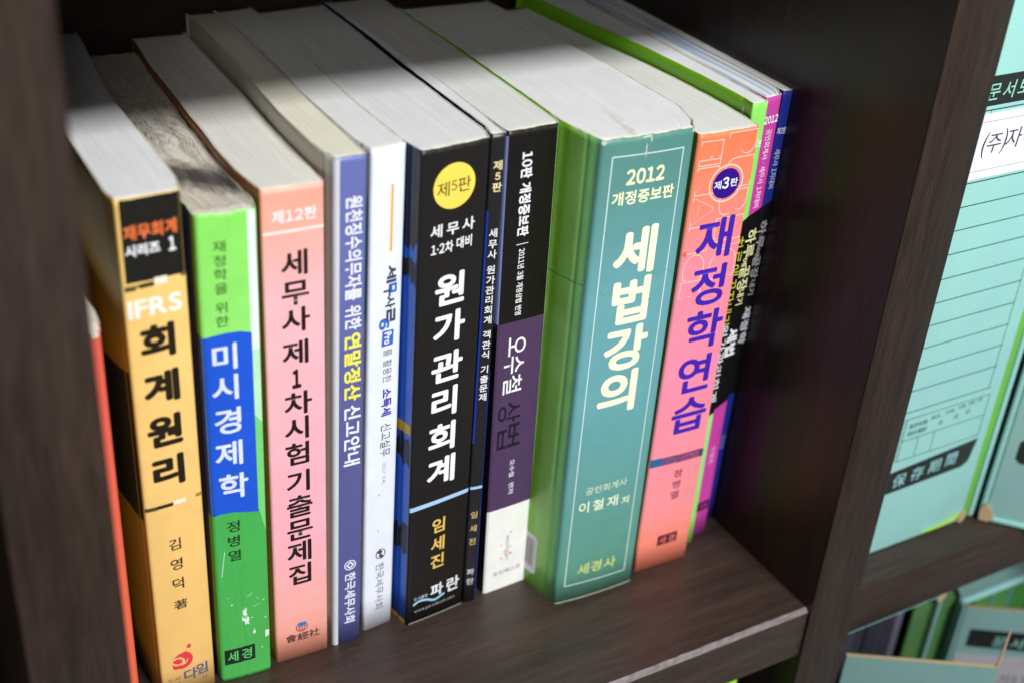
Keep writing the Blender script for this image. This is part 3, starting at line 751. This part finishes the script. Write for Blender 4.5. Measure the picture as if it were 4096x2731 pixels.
# -- big teal tax law book
b = Book('thickest book, teal spine with a thin white frame and large cream title', (234.0, -54.8), -32.3, (-2.3, .3), 47.8, 257.0, 188,
         [(0, 0), (8, -2), (27, -5.0), (50, -4.1), (80, -3.8), (115, -3.2), (131, -3.2), (188, -4.1)],
         [(0, 47.8), (4, 50.3), (24, 55.6), (46, 55.0), (75, 54.7), (95, 52.7), (112, 51.9), (150, 50.1), (182, 46.5), (188, 45.8)],
         grad([(0, (88, 146, 122)), (.12, (96, 154, 138)), (.45, (104, 166, 170)), (.7, (106, 168, 174)), (.9, (92, 148, 142)), (1, (86, 140, 130))], .257),
         grad([(0, (110, 180, 130)), (.006 / .045, (122, 190, 110)), (.009 / .045, (150, 214, 112)), (.018 / .045, (140, 204, 84)), (.020 / .045, (124, 190, 46)), (1, (110, 186, 26))], .045, .34, 'Y'),
         paper((226, 225, 222), 0.2, 1), bulge=1.1, r=2.0, wob=.18, hinge=.3, rim=(228, 232, 205))
b.poly('spine_frame', stroke([(5.8, 248.6), (42.0, 248.3)], .55) + stroke([(5.8, 248.9), (5.3, 10.6)], .55) + stroke([(42.0, 248.6), (41.5, 9.6)], .55) + stroke([(5.2, 10.8), (41.7, 9.8)], .55), (214, 232, 230), 1, 'thin white frame printed on the spine')
CR = (250, 250, 205)
b.text('edition_year', [('2012', 23.4, 238.3, 19.6, 7.4)], CR, 0.035)
b.text('edition_mark', [('개정증보판', 23.6, 228.6, 32.0, 6.6)], CR, 0.025)
b.text('title', [('세', 23.6, 201.4, 22.4, 23.4), ('법', 24.0, 175.8, 22.4, 23.4), ('강', 24.0, 150.6, 22.4, 23.0), ('의', 23.6, 126.2, 22.8, 23.0)], (250, 250, 218), 0.036, em=True)
b.text('author_role', [('공인회계사', 23.4, 70.2, 24.0, 4.6)], (214, 232, 200), 0.012)
b.text('author_name', [('이', 11.6, 60.4, 6.6, 6.8), ('철', 19.7, 60.2, 6.6, 6.8), ('재', 28.2, 59.9, 6.8, 6.8), ('저', 36.0, 58.0, 5.0, 5.0)], (232, 244, 206), 0.028, em=True)
b.text('publisher_name', [('세', 15.4, 19.5, 7.0, 7.2), ('경', 23.1, 19.4, 7.0, 7.2), ('사', 31.1, 18.9, 7.0, 7.2)], (210, 226, 130), 0.022, em=True)
b.poly('barcode_sticker', [[(-13.0, 10.4), (-14.6, 9.0), (-36, 7), (-36, 33.4), (-14.6, 33.4), (-13.0, 32.2)]], (222, 220, 222), 1, 'white barcode sticker on the side of the cover')
b.poly('barcode_bars', [[(-p, 13.0 if p < 22 else 12), (-p - w_, 13.0 if p < 22 else 12), (-p - w_, 30.4), (-p, 30.4)] for p, w_ in
       [(15.8, .35), (16.9, .25), (17.6, .6), (18.9, .3), (19.8, .25), (20.6, .6), (22.4, .5), (23.4, .8), (24.8, .4), (25.6, .9), (27.0, .5), (28.0, .8), (29.3, .4)]], (70, 66, 72), 2)
b.poly('cover_crease', stroke([(-.4, 186.8), (-8, 186.0), (-22, 185.0), (-34, 184.2)], .25), (28, 60, 24), 2)
b.poly('worn_patch', [blotch(22.2, 250.2, .35, 3.6, 31, j=.5), blotch(24.2, 254.6, .3, 1.4, 33, j=.5), blotch(21.6, 256.2, 2.4, .5, 34, j=.4), blotch(1.2, 255.6, .9, 1.0, 35, j=.4), blotch(46.6, 255.8, .9, 1.0, 36, j=.4)], (206, 220, 204), 1)
b.poly('worn_edge', stroke([(1, .4), (14, .3), (30, .4), (47, .3)], .5), (196, 206, 186), 2)
for pts_ in ([(5, 214), (9, 211.6), (13, 213.4), (16, 210)], [(6.4, 184), (10, 181), (15, 183), (19, 180.4), (22, 182)], [(33, 190), (37, 187), (42, 188.4), (46, 185)], [(8, 40), (16, 44.5), (25, 41), (33, 45), (41, 42)], [(28, 216), (32, 219), (35, 217)], [(43, 232), (45.6, 229), (46.6, 225)]):
    b.poly('cover_wrinkle', stroke(curve(pts_), .3), (96, 158, 160), 1)

# -- pink and orange public finance workbook
PK = [(0, (255, 140, 112)), (.07, (255, 144, 122)), (.16, (255, 150, 154)), (.5, (255, 144, 172)), (.74, (255, 144, 158)), (.86, (255, 138, 114)), (1, (255, 128, 84))]
b = Book('coral pink paperback with violet vertical title and a violet disc, right of the teal one', (286.7, -51.8), -28.9, (2.0, -1.7), 33.3, 250.5, 186,
         [(0, 0), (4, .4), (20, 2.9), (28, 2.9), (70, 2.2), (92, .2), (110, -.9), (148, -2.9), (188, -7)],
         [(0, 33.3), (30, 34), (60, 32.6), (90, 29.6), (132, 23), (172, 18.4), (188, 17)],
         grad(PK, .2505), ink((60, 70, 50)), paper((222, 221, 216), 0.3), bulge=0.3, r=1.5)
LT = (255, 206, 192)
def outline_word(b, word, cx, tops, w_, hh, bottom):
    """large outlined capitals reading downwards: the outline is the glyph grown minus the glyph filled with cover colour"""
    items = []
    z = tops
    for ch in word:
        vs, fs = glyph(ch, 0.0)
        wd = (vs[:, 0].max() - vs[:, 0].min()) if len(vs) else .3
        L = hh * wd / 0.72
        items.append((ch, z - L / 2, L)); z -= L + hh * .12
    big = [place(c, cx, zc, w_ + 1.1, L + 1.1, 1, 0.0) for c, zc, L in items]
    small = [place(c, cx, zc, w_ + .1, L + .1, 1, 0.0) for c, zc, L in items]
    b.emit('outline_lettering', big, ink(LT), .4)
    b.emit('outline_lettering', small, b.cover.data.materials[0], 1.0)
outline_word(b, 'FINANCE', 7.6, 246.5, 11.0, 14.5, 0)
outline_word(b, 'PUBLIC', 24.4, 249.0, 15.0, 17.5, 0)
b.poly('edition_ring', ringq(18.5, 224.7, 9.6, 9.5, .85, 56), (255, 214, 204), 3)
b.poly('edition_disc', [ell(18.6, 224.6, 7.5, 7.5, 48)], (48, 12, 140), 3)
b.text('edition_mark', [('제', 14.0, 224.3, 4.2, 4.2), ('판', 22.9, 224.6, 4.2, 4.2)], WHITE, 0.024, 4, em=True)
b.text('edition_mark', [('3', 18.2, 224.9, 3.7, 5.8)], WHITE, 0.035, 4)
b.text('title', [('재', 17.8, 196.8, 21.0, 21.6), ('정', 18.6, 171.6, 21.0, 21.6), ('학', 19.4, 147.0, 21.0, 21.6), ('연', 18.6, 121.6, 21.0, 21.6), ('습', 19.2, 97.4, 21.0, 21.6)], (66, 34, 176), 0.022, 4, em=True)
b.rect('colour_strip', .3, 6.5, 68.8, 73.9, (40, 104, 160), 3)
b.rect('colour_strip', 6.5, 16, 68.7, 73.5, (110, 78, 120), 3)
b.rect('colour_strip', 16, 30.6, 68.2, 73.2, (138, 66, 108), 3)
b.rect('colour_strip', 30.6, 33.0, 67.9, 72.8, (40, 70, 96), 3)
b.poly('colour_strip', ringq(23, 67.9, 4.0, 4.2, .6, 16, 20, 160) + ringq(12.5, 68.9, 3.0, 3.6, .4, 14, 0, 160) + ringq(27.5, 70.6, 1.4, 1.4, .4, 14), (172, 104, 140), 4)
b.text('author_name', [('정', 18.4, 60.8, 5.4, 5.2), ('병', 18.4, 53.7, 5.4, 5.2), ('열', 18.4, 46.8, 5.4, 5.2)], (110, 34, 60), 0.01, em=True)
b.rect('publisher_box', 12.0, 24.4, 14.2, 20.8, (84, 22, 36), 3)
b.text('publisher_name', [('세', 15.3, 17.3, 4.4, 4.6), ('경', 21.0, 17.3, 4.6, 4.8)], (250, 130, 126), 0.014, 4, em=True)
b.poly('worn_patch', [blotch(1.6, 191, .8, 1.6, 41)], (255, 100, 50), 1)

# -- three "finish in one day" books
BK = (14, 12, 14)
b = Book('thin bright green paperback mostly hidden behind the coral pink one', (321.5, -44.6), 6.0, (2.1, .4), 8.7, 257.5, 186,
         [(0, 0), (4, .8), (34, 0), (80, -3.1), (125, -9.5), (166, -14), (186, -17)], [(0, 8.7), (35, 9.2), (112, 9.0), (186, 8)],
         grad([(0, (150, 226, 92)), (.25, (168, 226, 140)), (.33, (170, 226, 140)), (.7, (140, 232, 100)), (1, (146, 232, 104))], .2575), ink((122, 186, 30)), paper((224, 224, 224), 0.22), bulge=0.1, r=.8, rim=(236, 244, 220))
b.poly('spine_band', [[(.1, 83.6), (8.6, 86.6), (8.6, 199.6), (.1, 194.0)]], BK, 1)
b.text('edition_mark', [('제2판', 5.6, 237.2, 7.0, 3.8)], WHITE, 0.02)
b.text('series_title', [('하루에', 4.6, 178.5, 8.0, 21), ('끝장내기', 4.4, 153.0, 7.6, 26.0)], (190, 204, 50), 0.0, rot=1)
b.text('title', [('원가관리회계', 5.4, 117.0, 5.4, 46.0)], (226, 232, 232), 0.01, rot=1)
b = Book('magenta paperback with a black middle and pale sideways lettering', (332.8, -40.9), 134.9, (.2, 1.6), 10.2, 257.4, 188,
         [(0, 0), (10, -1.2), (188, -1.5)], [(0, 10.2), (8, 13.6), (20, 14.0), (188, 14.2)],
         grad([(0, (206, 70, 170)), (.3, (198, 66, 160)), (.75, (196, 58, 160)), (1, (196, 70, 160))], .2574), ink((150, 50, 120)), paper((222, 224, 228), 0.25, 0, (150, 176, 214)), bulge=0.1, r=.8)
b.poly('spine_band', [[(.1, 84.8), (10.1, 88.4), (10.1, 200.2), (.1, 196.6)]], BK, 1)
b.text('edition_year', [('2012', 5.2, 246.0, 9.4, 3.9)], WHITE, 0.03)
b.text('series_title', [('공인회계사 · 세무사 1차대비', 5.2, 221.0, 3.9, 40.4)], (240, 220, 240), 0.006, rot=1)
b.text('series_title', [('하루', 5.6, 181.3, 7.4, 15.8), ('에', 3.9, 171.4, 3.6, 4.6), ('끝장', 5.2, 162.0, 7.4, 13.6), ('내기', 5.2, 151.2, 4.9, 8.6)], (230, 228, 170), 0.018, rot=1, label='cream words of the series title')
b.text('title', [('세법', 4.4, 125.4, 7.6, 16.6)], (236, 236, 240), 0.036, rot=1)
b.text('author_name', [('이철재', 4.8, 54.4, 3.6, 10.6)], (228, 170, 214), 0.02, rot=1)
b.rect('publisher_box', .5, 9.1, 16.8, 22.8, (70, 16, 56), 2)
b.text('publisher_name', [('세경', 4.8, 19.8, 5.6, 3.0)], (190, 70, 160), 0.02)
b = Book('thin deep blue paperback at the right end against the dark upright panel', (347.3, -32.1), 0, (1.2 / .2563, -7.7), 5.6, 256.2, 187,
         [(0, 0), (188, -.3)], [(0, 5.6), (188, 5.2)],
         grad([(0, (34, 48, 150)), (1, (34, 46, 142))], .2562), ink((24, 34, 110)), paper((222, 222, 222), 0.3), bulge=0.05, r=.6)
b.poly('spine_band', [[(.05, 84.4), (5.5, 86.4), (5.5, 199.2), (.05, 196.4)]], BK, 1)
b.text('edition_mark', [('제2판', 2.9, 236.2, 5.2, 3.5)], (226, 228, 246), 0.02)
b.text('series_title', [('세무사 1차대비', 2.9, 216.4, 3.4, 20.8)], (206, 208, 236), 0.008, rot=1)
b.text('series_title', [('하루', 2.8, 180.8, 4.8, 15.8), ('에', 2.4, 171.0, 2.8, 4.6), ('끝장', 2.8, 162.4, 4.8, 12.8), ('내기', 3.0, 150.6, 3.6, 8.6)], (176, 176, 180), 0.014, rot=1)
b.text('title', [('재정학', 2.9, 128.2, 4.8, 22.4)], (216, 218, 226), 0.034, rot=1)
b.text('author_name', [('정병열', 2.9, 54.4, 2.8, 9.6)], (130, 136, 200), 0.02, rot=1)

# ------------------------------------------------------------------ document boxes
AQ = (156, 222, 214)
def aqua_mat(c, name='aqua_board'):
    m, n, l, bs = nt(name)
    o = texco(n)
    a = noise(n, l, o, 24, 4, .6); f = noise(n, l, o, 900, 3)
    sep = n.new('ShaderNodeSeparateXYZ'); l.new(o, sep.inputs[0])
    cc = mixc(n, l, mrange(n, l, a, .35, .7, 0, 1), tuple(lin(c)), tuple(lin((c[0] - 4, c[1] - 8, c[2] + 2))))
    cc = mixc(n, l, 1.0, cc, mrange(n, l, f, .3, .7, .95, 1.03), 'MULTIPLY')
    sp = noise(n, l, o, 150, 2)
    cc = mixc(n, l, mrange(n, l, sp, .76, .80, 0, .3), cc, (.25, .22, .15))
    l.new(cc, bs.inputs['Base Color'])
    bs.inputs['Roughness'].default_value = .5
    bump(n, l, bs, mathn(n, l, 'ADD', f, mathn(n, l, 'MULTIPLY', a, 2.0)), .25, .0005)
    return m
AM, AM2, AM_SHADE = aqua_mat((154, 210, 200)), aqua_mat((156, 200, 192)), aqua_mat((106, 142, 134))  # third aqua is a darker copy with the shelf's shade in it
GM = aqua_mat((110, 186, 66), 'green_board'); GD = aqua_mat((78, 150, 46), 'green_board')
CARD = ink((172, 150, 114), .8)
class Sheet:
    """print on a flat board: local x (mm) and z (mm), board front at local y = y0"""
    def __init__(s, e, y0, ox=0, oz=0): s.e, s.y0, s.ox, s.oz = e, y0, ox, oz
    def emit(s, name, parts, mat, lay, label=None):
        bm = bmesh.new()
        for vs, fs in parts:
            vv = [bm.verts.new(((p[0] - s.ox) / 1000, (s.y0 - .04 - .05 * lay - (p[2] if len(p) > 2 else 0)) / 1000, (p[1] - s.oz) / 1000)) for p in vs]
            for f in fs:
                if len(set(f)) < 3: continue
                try: bm.faces.new([vv[i] for i in f])
                except ValueError: pass
        me = bpy.data.meshes.new(name); bm.to_mesh(me); bm.free()
        o = link(name, me, [mat], s.e)
        if label: o['label'] = label
        return o
    mat = Book.mat; text = Book.text; poly = Book.poly; rect = Book.rect
def bx(name, x0, x1, y0, y1, z0, z1, mat, e, bev=.0006):
    return box(name, x0 / 1000, x1 / 1000, y0 / 1000, y1 / 1000, z0 / 1000, z1 / 1000, mat, e, bev)

# first box: front nearly square to the shelf edge
e = thing('document_box', 'aqua box with white name label and ruled lines, just right of the upright panel', 'document box', (.400, -.097, 0.0012), 0, 'aqua document boxes')
bx('front_panel', -11, 84.2, 0, 2.2, 0, 340, AM, e, .001)
bx('side_panel', -11, -8.8, 2.2, 240, 0, 340, AM, e)
bx('side_panel', 82.0, 84.0, 2.4, 240, 0, 340, GM, e)
bx('inner_lining', 84.25, 89.9, .6, 2.6, 1, 338, GM, e)
bx('flap_edge', 90.0, 94.0, -.4, 2.6, .6, 339, AM, e, .0009)
bx('back_panel', -11, 84, 240, 242, 0, 340, AM, e)
p = Sheet(e, 0, 400, 0)
K_ = (34, 40, 36)
LN = (40, 62, 48)
p.poly('print_band', [[(392, 262.0), (472, 262.0), (472, 276.6), (392, 276.6)]], K_, 1, 'black band with pale title letters')
p.text('box_title', [('문', 415.6, 268.8, 8.2, 8.6), ('서', 425.6, 268.8, 8.2, 8.8), ('보', 435.4, 269.0, 8.2, 8.4), ('존', 445, 269, 8.2, 8.4), ('상', 455, 269, 8.2, 8.4), ('자', 465, 269, 8.2, 8.4)], (158, 222, 204), 0.004, 2, em=True, shear=.08)
p.poly('ruled_line', [[(392, z), (x1, z), (x1, z + t * 1.35), (392, z + t * 1.35)] for z, x1, t in ((259.6, 474, .45), (223.4, 474, .45), (211.2, 474, .4), (198.8, 474, .4), (186.0, 474, .4), (172.6, 474, .4), (159.3, 474.2, .4), (146.4, 474.4, .4), (133.3, 474.8, .4), (120.6, 475, .4), (107.4, 475.4, .4), (93.9, 475.8, .4))]
       + [[(473.8, 93.9), (474.2, 93.9), (474.2, 259.8), (473.8, 259.8)], [(417.0, 257.6), (417.3, 257.6), (417.3, 259.6), (417.0, 259.6)]], LN, 1)
p.poly('ruled_line', [[(414.4, 89.3), (476.2, 89.3), (476.2, 89.7), (414.4, 89.7)], [(415.2, 75.4), (476.4, 75.4), (476.4, 75.8), (415.2, 75.8)], [(415.2, 62.3), (477, 62.3), (477, 62.7), (415.2, 62.7)],
       [(413.9, 62.3), (414.3, 62.3), (414.3, 89.7), (413.9, 89.7)], [(415.6, 62.3), (416, 62.3), (416, 89.7), (415.6, 89.7)], [(476.4, 62.3), (476.8, 62.3), (476.8, 89.7), (476.4, 89.7)],
       [(427.7, 62.3), (428.1, 62.3), (428.1, 75.6), (427.7, 75.6)], [(439.6, 62.3), (440, 62.3), (440, 75.6), (439.6, 75.6)]], LN, 1)
p.text('small_print', [('保存年限', 425.0, 84.3, 13.4, 3.0), ('永久,', 437.6, 85.6, 7.4, 2.9), ('10年,', 447.6, 86.2, 7.0, 2.9), ('5年,', 456.6, 86.8, 6.0, 2.9), ('3年,', 463.6, 87.2, 5.6, 2.7), ('1年', 469.4, 87.6, 4.4, 2.7), ('保存滿期', 425.2, 79.5, 13.6, 3.0), ('年', 442.6, 80.4, 3.0, 3.0), ('月', 453.4, 81.0, 3.0, 3.0), ('日', 462.2, 82.0, 2.6, 3.0)], (70, 92, 84), 0.004, 1)
p.poly('print_band', [[(408, 41.0), (470, 42.6), (474.6, 45.4), (477.6, 60.0), (408, 55.2)]], K_, 1, 'black band with pale Chinese characters')
p.text('box_title', [('保', 421.4, 48.4, 8.4, 8.8), ('存', 434.6, 49.2, 8.4, 8.8), ('期', 447.4, 50.2, 8.4, 8.8), ('間', 459.6, 51.2, 8.0, 8.8)], (150, 204, 208), 0.006, 2, em=True, shear=.06)
bx('name_label', -8, 72, -.34, -.04, 225.4, 258.2, ink((240, 240, 246), .6), e, 0)['label'] = 'white paper label with handwritten-style company name'
p2 = Sheet(e, -.34, 400, 0)
p2.poly('label_border', [[(393, 229.5), (470, 229.5), (470, 229.75), (393, 229.75)], [(393, 254.2), (470, 254.2), (470, 254.45), (393, 254.45)]], (110, 110, 120), 1)
p2.text('company_name', [('(', 418.2, 242.4, 2.6, 12.8), (')', 431.2, 242.8, 2.6, 12.8)], (60, 60, 72), 0.0, 1, shear=.1)
p2.text('company_name', [('주', 424.6, 242.9, 9.8, 10.4), ('자', 437.4, 243.6, 10.2, 10.6), ('하', 448.6, 243.6, 10.2, 10.6)], (60, 60, 72), 0.0, 1, em=True, shear=.08)
# yellow-green lining showing at the lifted bottom corner
def tri(name, pts, mat, e, th=.8):
    bm = bmesh.new()
    A = [bm.verts.new(Vector(q) / 1000) for q in pts]; B = [bm.verts.new((Vector(q) + Vector((0, th, 0))) / 1000) for q in pts]
    bm.faces.new(A); bm.faces.new(B[::-1])
    for i in range(len(pts)): bm.faces.new((A[i], B[i], B[(i + 1) % len(pts)], A[(i + 1) % len(pts)]))
    bmesh.ops.recalc_face_normals(bm, faces=bm.faces)
    me = bpy.data.meshes.new(name); bm.to_mesh(me); bm.free()
    return link(name, me, [mat], e)
tri('lining_edge', [(52, -1.1, 2.2), (66, -1.1, 3.2), (80.5, -1.1, 6.4), (79, -1.1, 4.0), (66, -1.1, 2.0)], aqua_mat((176, 224, 40)), e)
tri('torn_corner', [(79.5, -1.6, 1.0), (80.5, -1.6, 6.6), (82.6, -1.6, 7.8), (85.4, -1.6, 6.6), (85.0, -1.6, 2.4), (83, -1.6, .2)], CARD, e, 2.4)

# second box: turned about 45 degrees, standing out past the shelf edge
a = math.atan2(-.733, .68)
e = thing('document_box', 'aqua document box turned at an angle on the shelf, at the right border', 'document box', (.4972, -.1021, 0.0012), a, 'aqua document boxes')
bx('front_panel', 0, 105, 0, 2.2, 3.0, 340, AM2, e, .0012)
bx('base_fold', .5, 105, -1.2, 3, 0, 3.0, AM, e, .0009)
bx('side_panel', -3.4, -.1, .2, 150, .2, 340, AM, e, .0012)
bx('side_panel', 105.2, 107, 0.4, 60, .2, 340, AM2, e)
p = Sheet(e, 0, 0, 0)
p.poly('print_band', [[(9.5, 42.4), (100, 42.4), (100, 58.4), (8.4, 58.4), (6.6, 56.0), (6.6, 45)]], K_, 1, 'black printed band')
p.poly('ruled_line', [[(7.6, z), (98, z), (98, z + .4), (7.6, z + .4)] for z in (66.4, 80.4, 97, 110, 123, 136, 149, 162, 175)] + [[(7.2, 66.4), (7.6, 66.4), (7.6, 190), (7.2, 190)]], LN, 1)
tri('torn_corner', [(-2.8, -2.0, .4), (-3.4, -2.0, 8.5), (-.6, -2.0, 11.5), (2.6, -2.0, 8.2), (5.4, -2.0, 2.0), (2.0, -2.0, .2)], CARD, e, 3.0)

# lower compartment: board, label and paper colours darkened to hold the shelf's shade
RZ = math.atan2(-.5348, .845)
e = thing('document_box', 'open aqua document box with a low cut front and bare cardboard edge, lower right foreground', 'document box', (.3878, -.1187, -.045), RZ, 'aqua document boxes')
bx('front_panel', 1.2, 85.5, 0, 2.2, -250, -.6, AM_SHADE, e, .0008)
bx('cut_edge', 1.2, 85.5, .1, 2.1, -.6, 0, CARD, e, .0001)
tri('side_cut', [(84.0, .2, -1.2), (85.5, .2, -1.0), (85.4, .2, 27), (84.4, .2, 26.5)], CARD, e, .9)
bx('side_panel', 84.1, 85.4, 2.3, 60, -250, -60, AM_SHADE, e)
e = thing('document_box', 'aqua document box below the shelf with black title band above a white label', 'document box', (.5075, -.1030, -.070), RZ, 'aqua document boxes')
bx('front_panel', 0, 110, 0, 2.2, -280, -.5, AM_SHADE, e, .0008)
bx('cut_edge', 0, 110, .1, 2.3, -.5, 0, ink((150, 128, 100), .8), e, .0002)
bx('side_panel', -2.2, -.1, .4, 110, -280, -1, AM_SHADE, e, .0008)
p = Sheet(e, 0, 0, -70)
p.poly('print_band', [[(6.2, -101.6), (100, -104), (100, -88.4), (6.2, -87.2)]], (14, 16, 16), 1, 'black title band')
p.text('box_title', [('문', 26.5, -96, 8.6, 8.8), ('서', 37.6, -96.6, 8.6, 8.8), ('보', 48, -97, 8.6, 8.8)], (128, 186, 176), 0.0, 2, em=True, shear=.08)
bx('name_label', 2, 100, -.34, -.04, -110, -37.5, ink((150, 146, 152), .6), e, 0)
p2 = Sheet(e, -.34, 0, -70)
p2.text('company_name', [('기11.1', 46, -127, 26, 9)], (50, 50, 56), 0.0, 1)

# box straight under the shelf, its opening towards the room
GK_SHADE, GK2_SHADE = aqua_mat((66, 108, 54), 'green_board'), aqua_mat((56, 92, 46), 'green_board')  # greens darkened to hold the shade below the shelf
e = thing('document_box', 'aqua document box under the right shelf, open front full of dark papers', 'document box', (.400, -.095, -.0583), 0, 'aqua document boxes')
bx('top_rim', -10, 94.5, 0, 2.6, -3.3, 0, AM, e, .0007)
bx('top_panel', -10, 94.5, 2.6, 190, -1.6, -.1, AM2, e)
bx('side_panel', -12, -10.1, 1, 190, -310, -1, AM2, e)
bx('side_edge', 91.5, 94.6, 0, 2.4, -310, -3.4, AM_SHADE, e, .0008)
bx('side_panel', 92.3, 94.3, 2.6, 190, -310, -1.7, GK_SHADE, e)
bx('inner_wall', 77, 92.2, 5, 7, -310, -3.4, GK_SHADE, e)
tri('torn_corner', [(87, -.8, -4.6), (90, -.8, -1.0), (94.5, -.8, -.4), (94.0, -.8, -4.4), (90.5, -.8, -7.0)], CARD, e, .7)
for x0, x1, y, c in ((-9, 24, 12, (34, 42, 48)), (24.2, 34, 9, (48, 50, 66)), (34.2, 47, 13, (38, 38, 44)), (47.2, 58, 12, (30, 32, 46)), (58.2, 66, 14, (40, 42, 52)), (66.2, 72, 8, (84, 80, 96)), (72.2, 76.8, 11, (58, 58, 72))):
    o = bx('paper_bundle', x0, x1, y, 185, -300, -4, ink(c, .6), e, .001)

# box further right under the shelf
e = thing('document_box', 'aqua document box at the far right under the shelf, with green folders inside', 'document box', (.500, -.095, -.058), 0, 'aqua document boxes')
tri('front_flap', [(3, 0, 0), (110, 0, 0), (110, 0, -17), (13, 0, -15)], AM_SHADE, e, 1.6)
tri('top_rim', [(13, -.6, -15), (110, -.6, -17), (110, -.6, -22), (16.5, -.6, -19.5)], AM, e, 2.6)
bx('top_panel', 3, 110, 2, 190, -2, -.2, AM_SHADE, e)
bx('side_panel', -3.6, -1.8, 1.5, 190, -300, -3.0, GK2_SHADE, e, .0008)
bx('inner_wall', -1.6, 17, 4, 6, -300, -8, GK_SHADE, e, .0008)
bx('side_panel', 110.2, 112, 1.5, 190, -300, -3.0, GK_SHADE, e)
for x0, x1, y, z, c in ((20, 30, 26, -24, (36, 34, 36)), (30.5, 42, 22, -26, (28, 44, 24)), (45, 59, 12, -20, (76, 126, 50)), (59.5, 61, 10, -20, (110, 170, 150)), (61.5, 76, 11, -20, (70, 128, 60)), (76.5, 78, 10, -20, (110, 160, 150)), (78.5, 100, 11, -20, (50, 110, 40))):
    bx('folder', x0, x1, y, 180, -290, z, ink(c, .55), e, .001)

# lime folder under the main shelf
e = thing('folder', 'bright lime green folder top peeking out under the shelf at the bottom border', 'folder', (.3235, -.099, -.400 + .0055))
bx('folder_body', -3, 7.5, 0, 12, 0, 339.5, aqua_mat((150, 216, 56), 'lime_board'), e, .001)
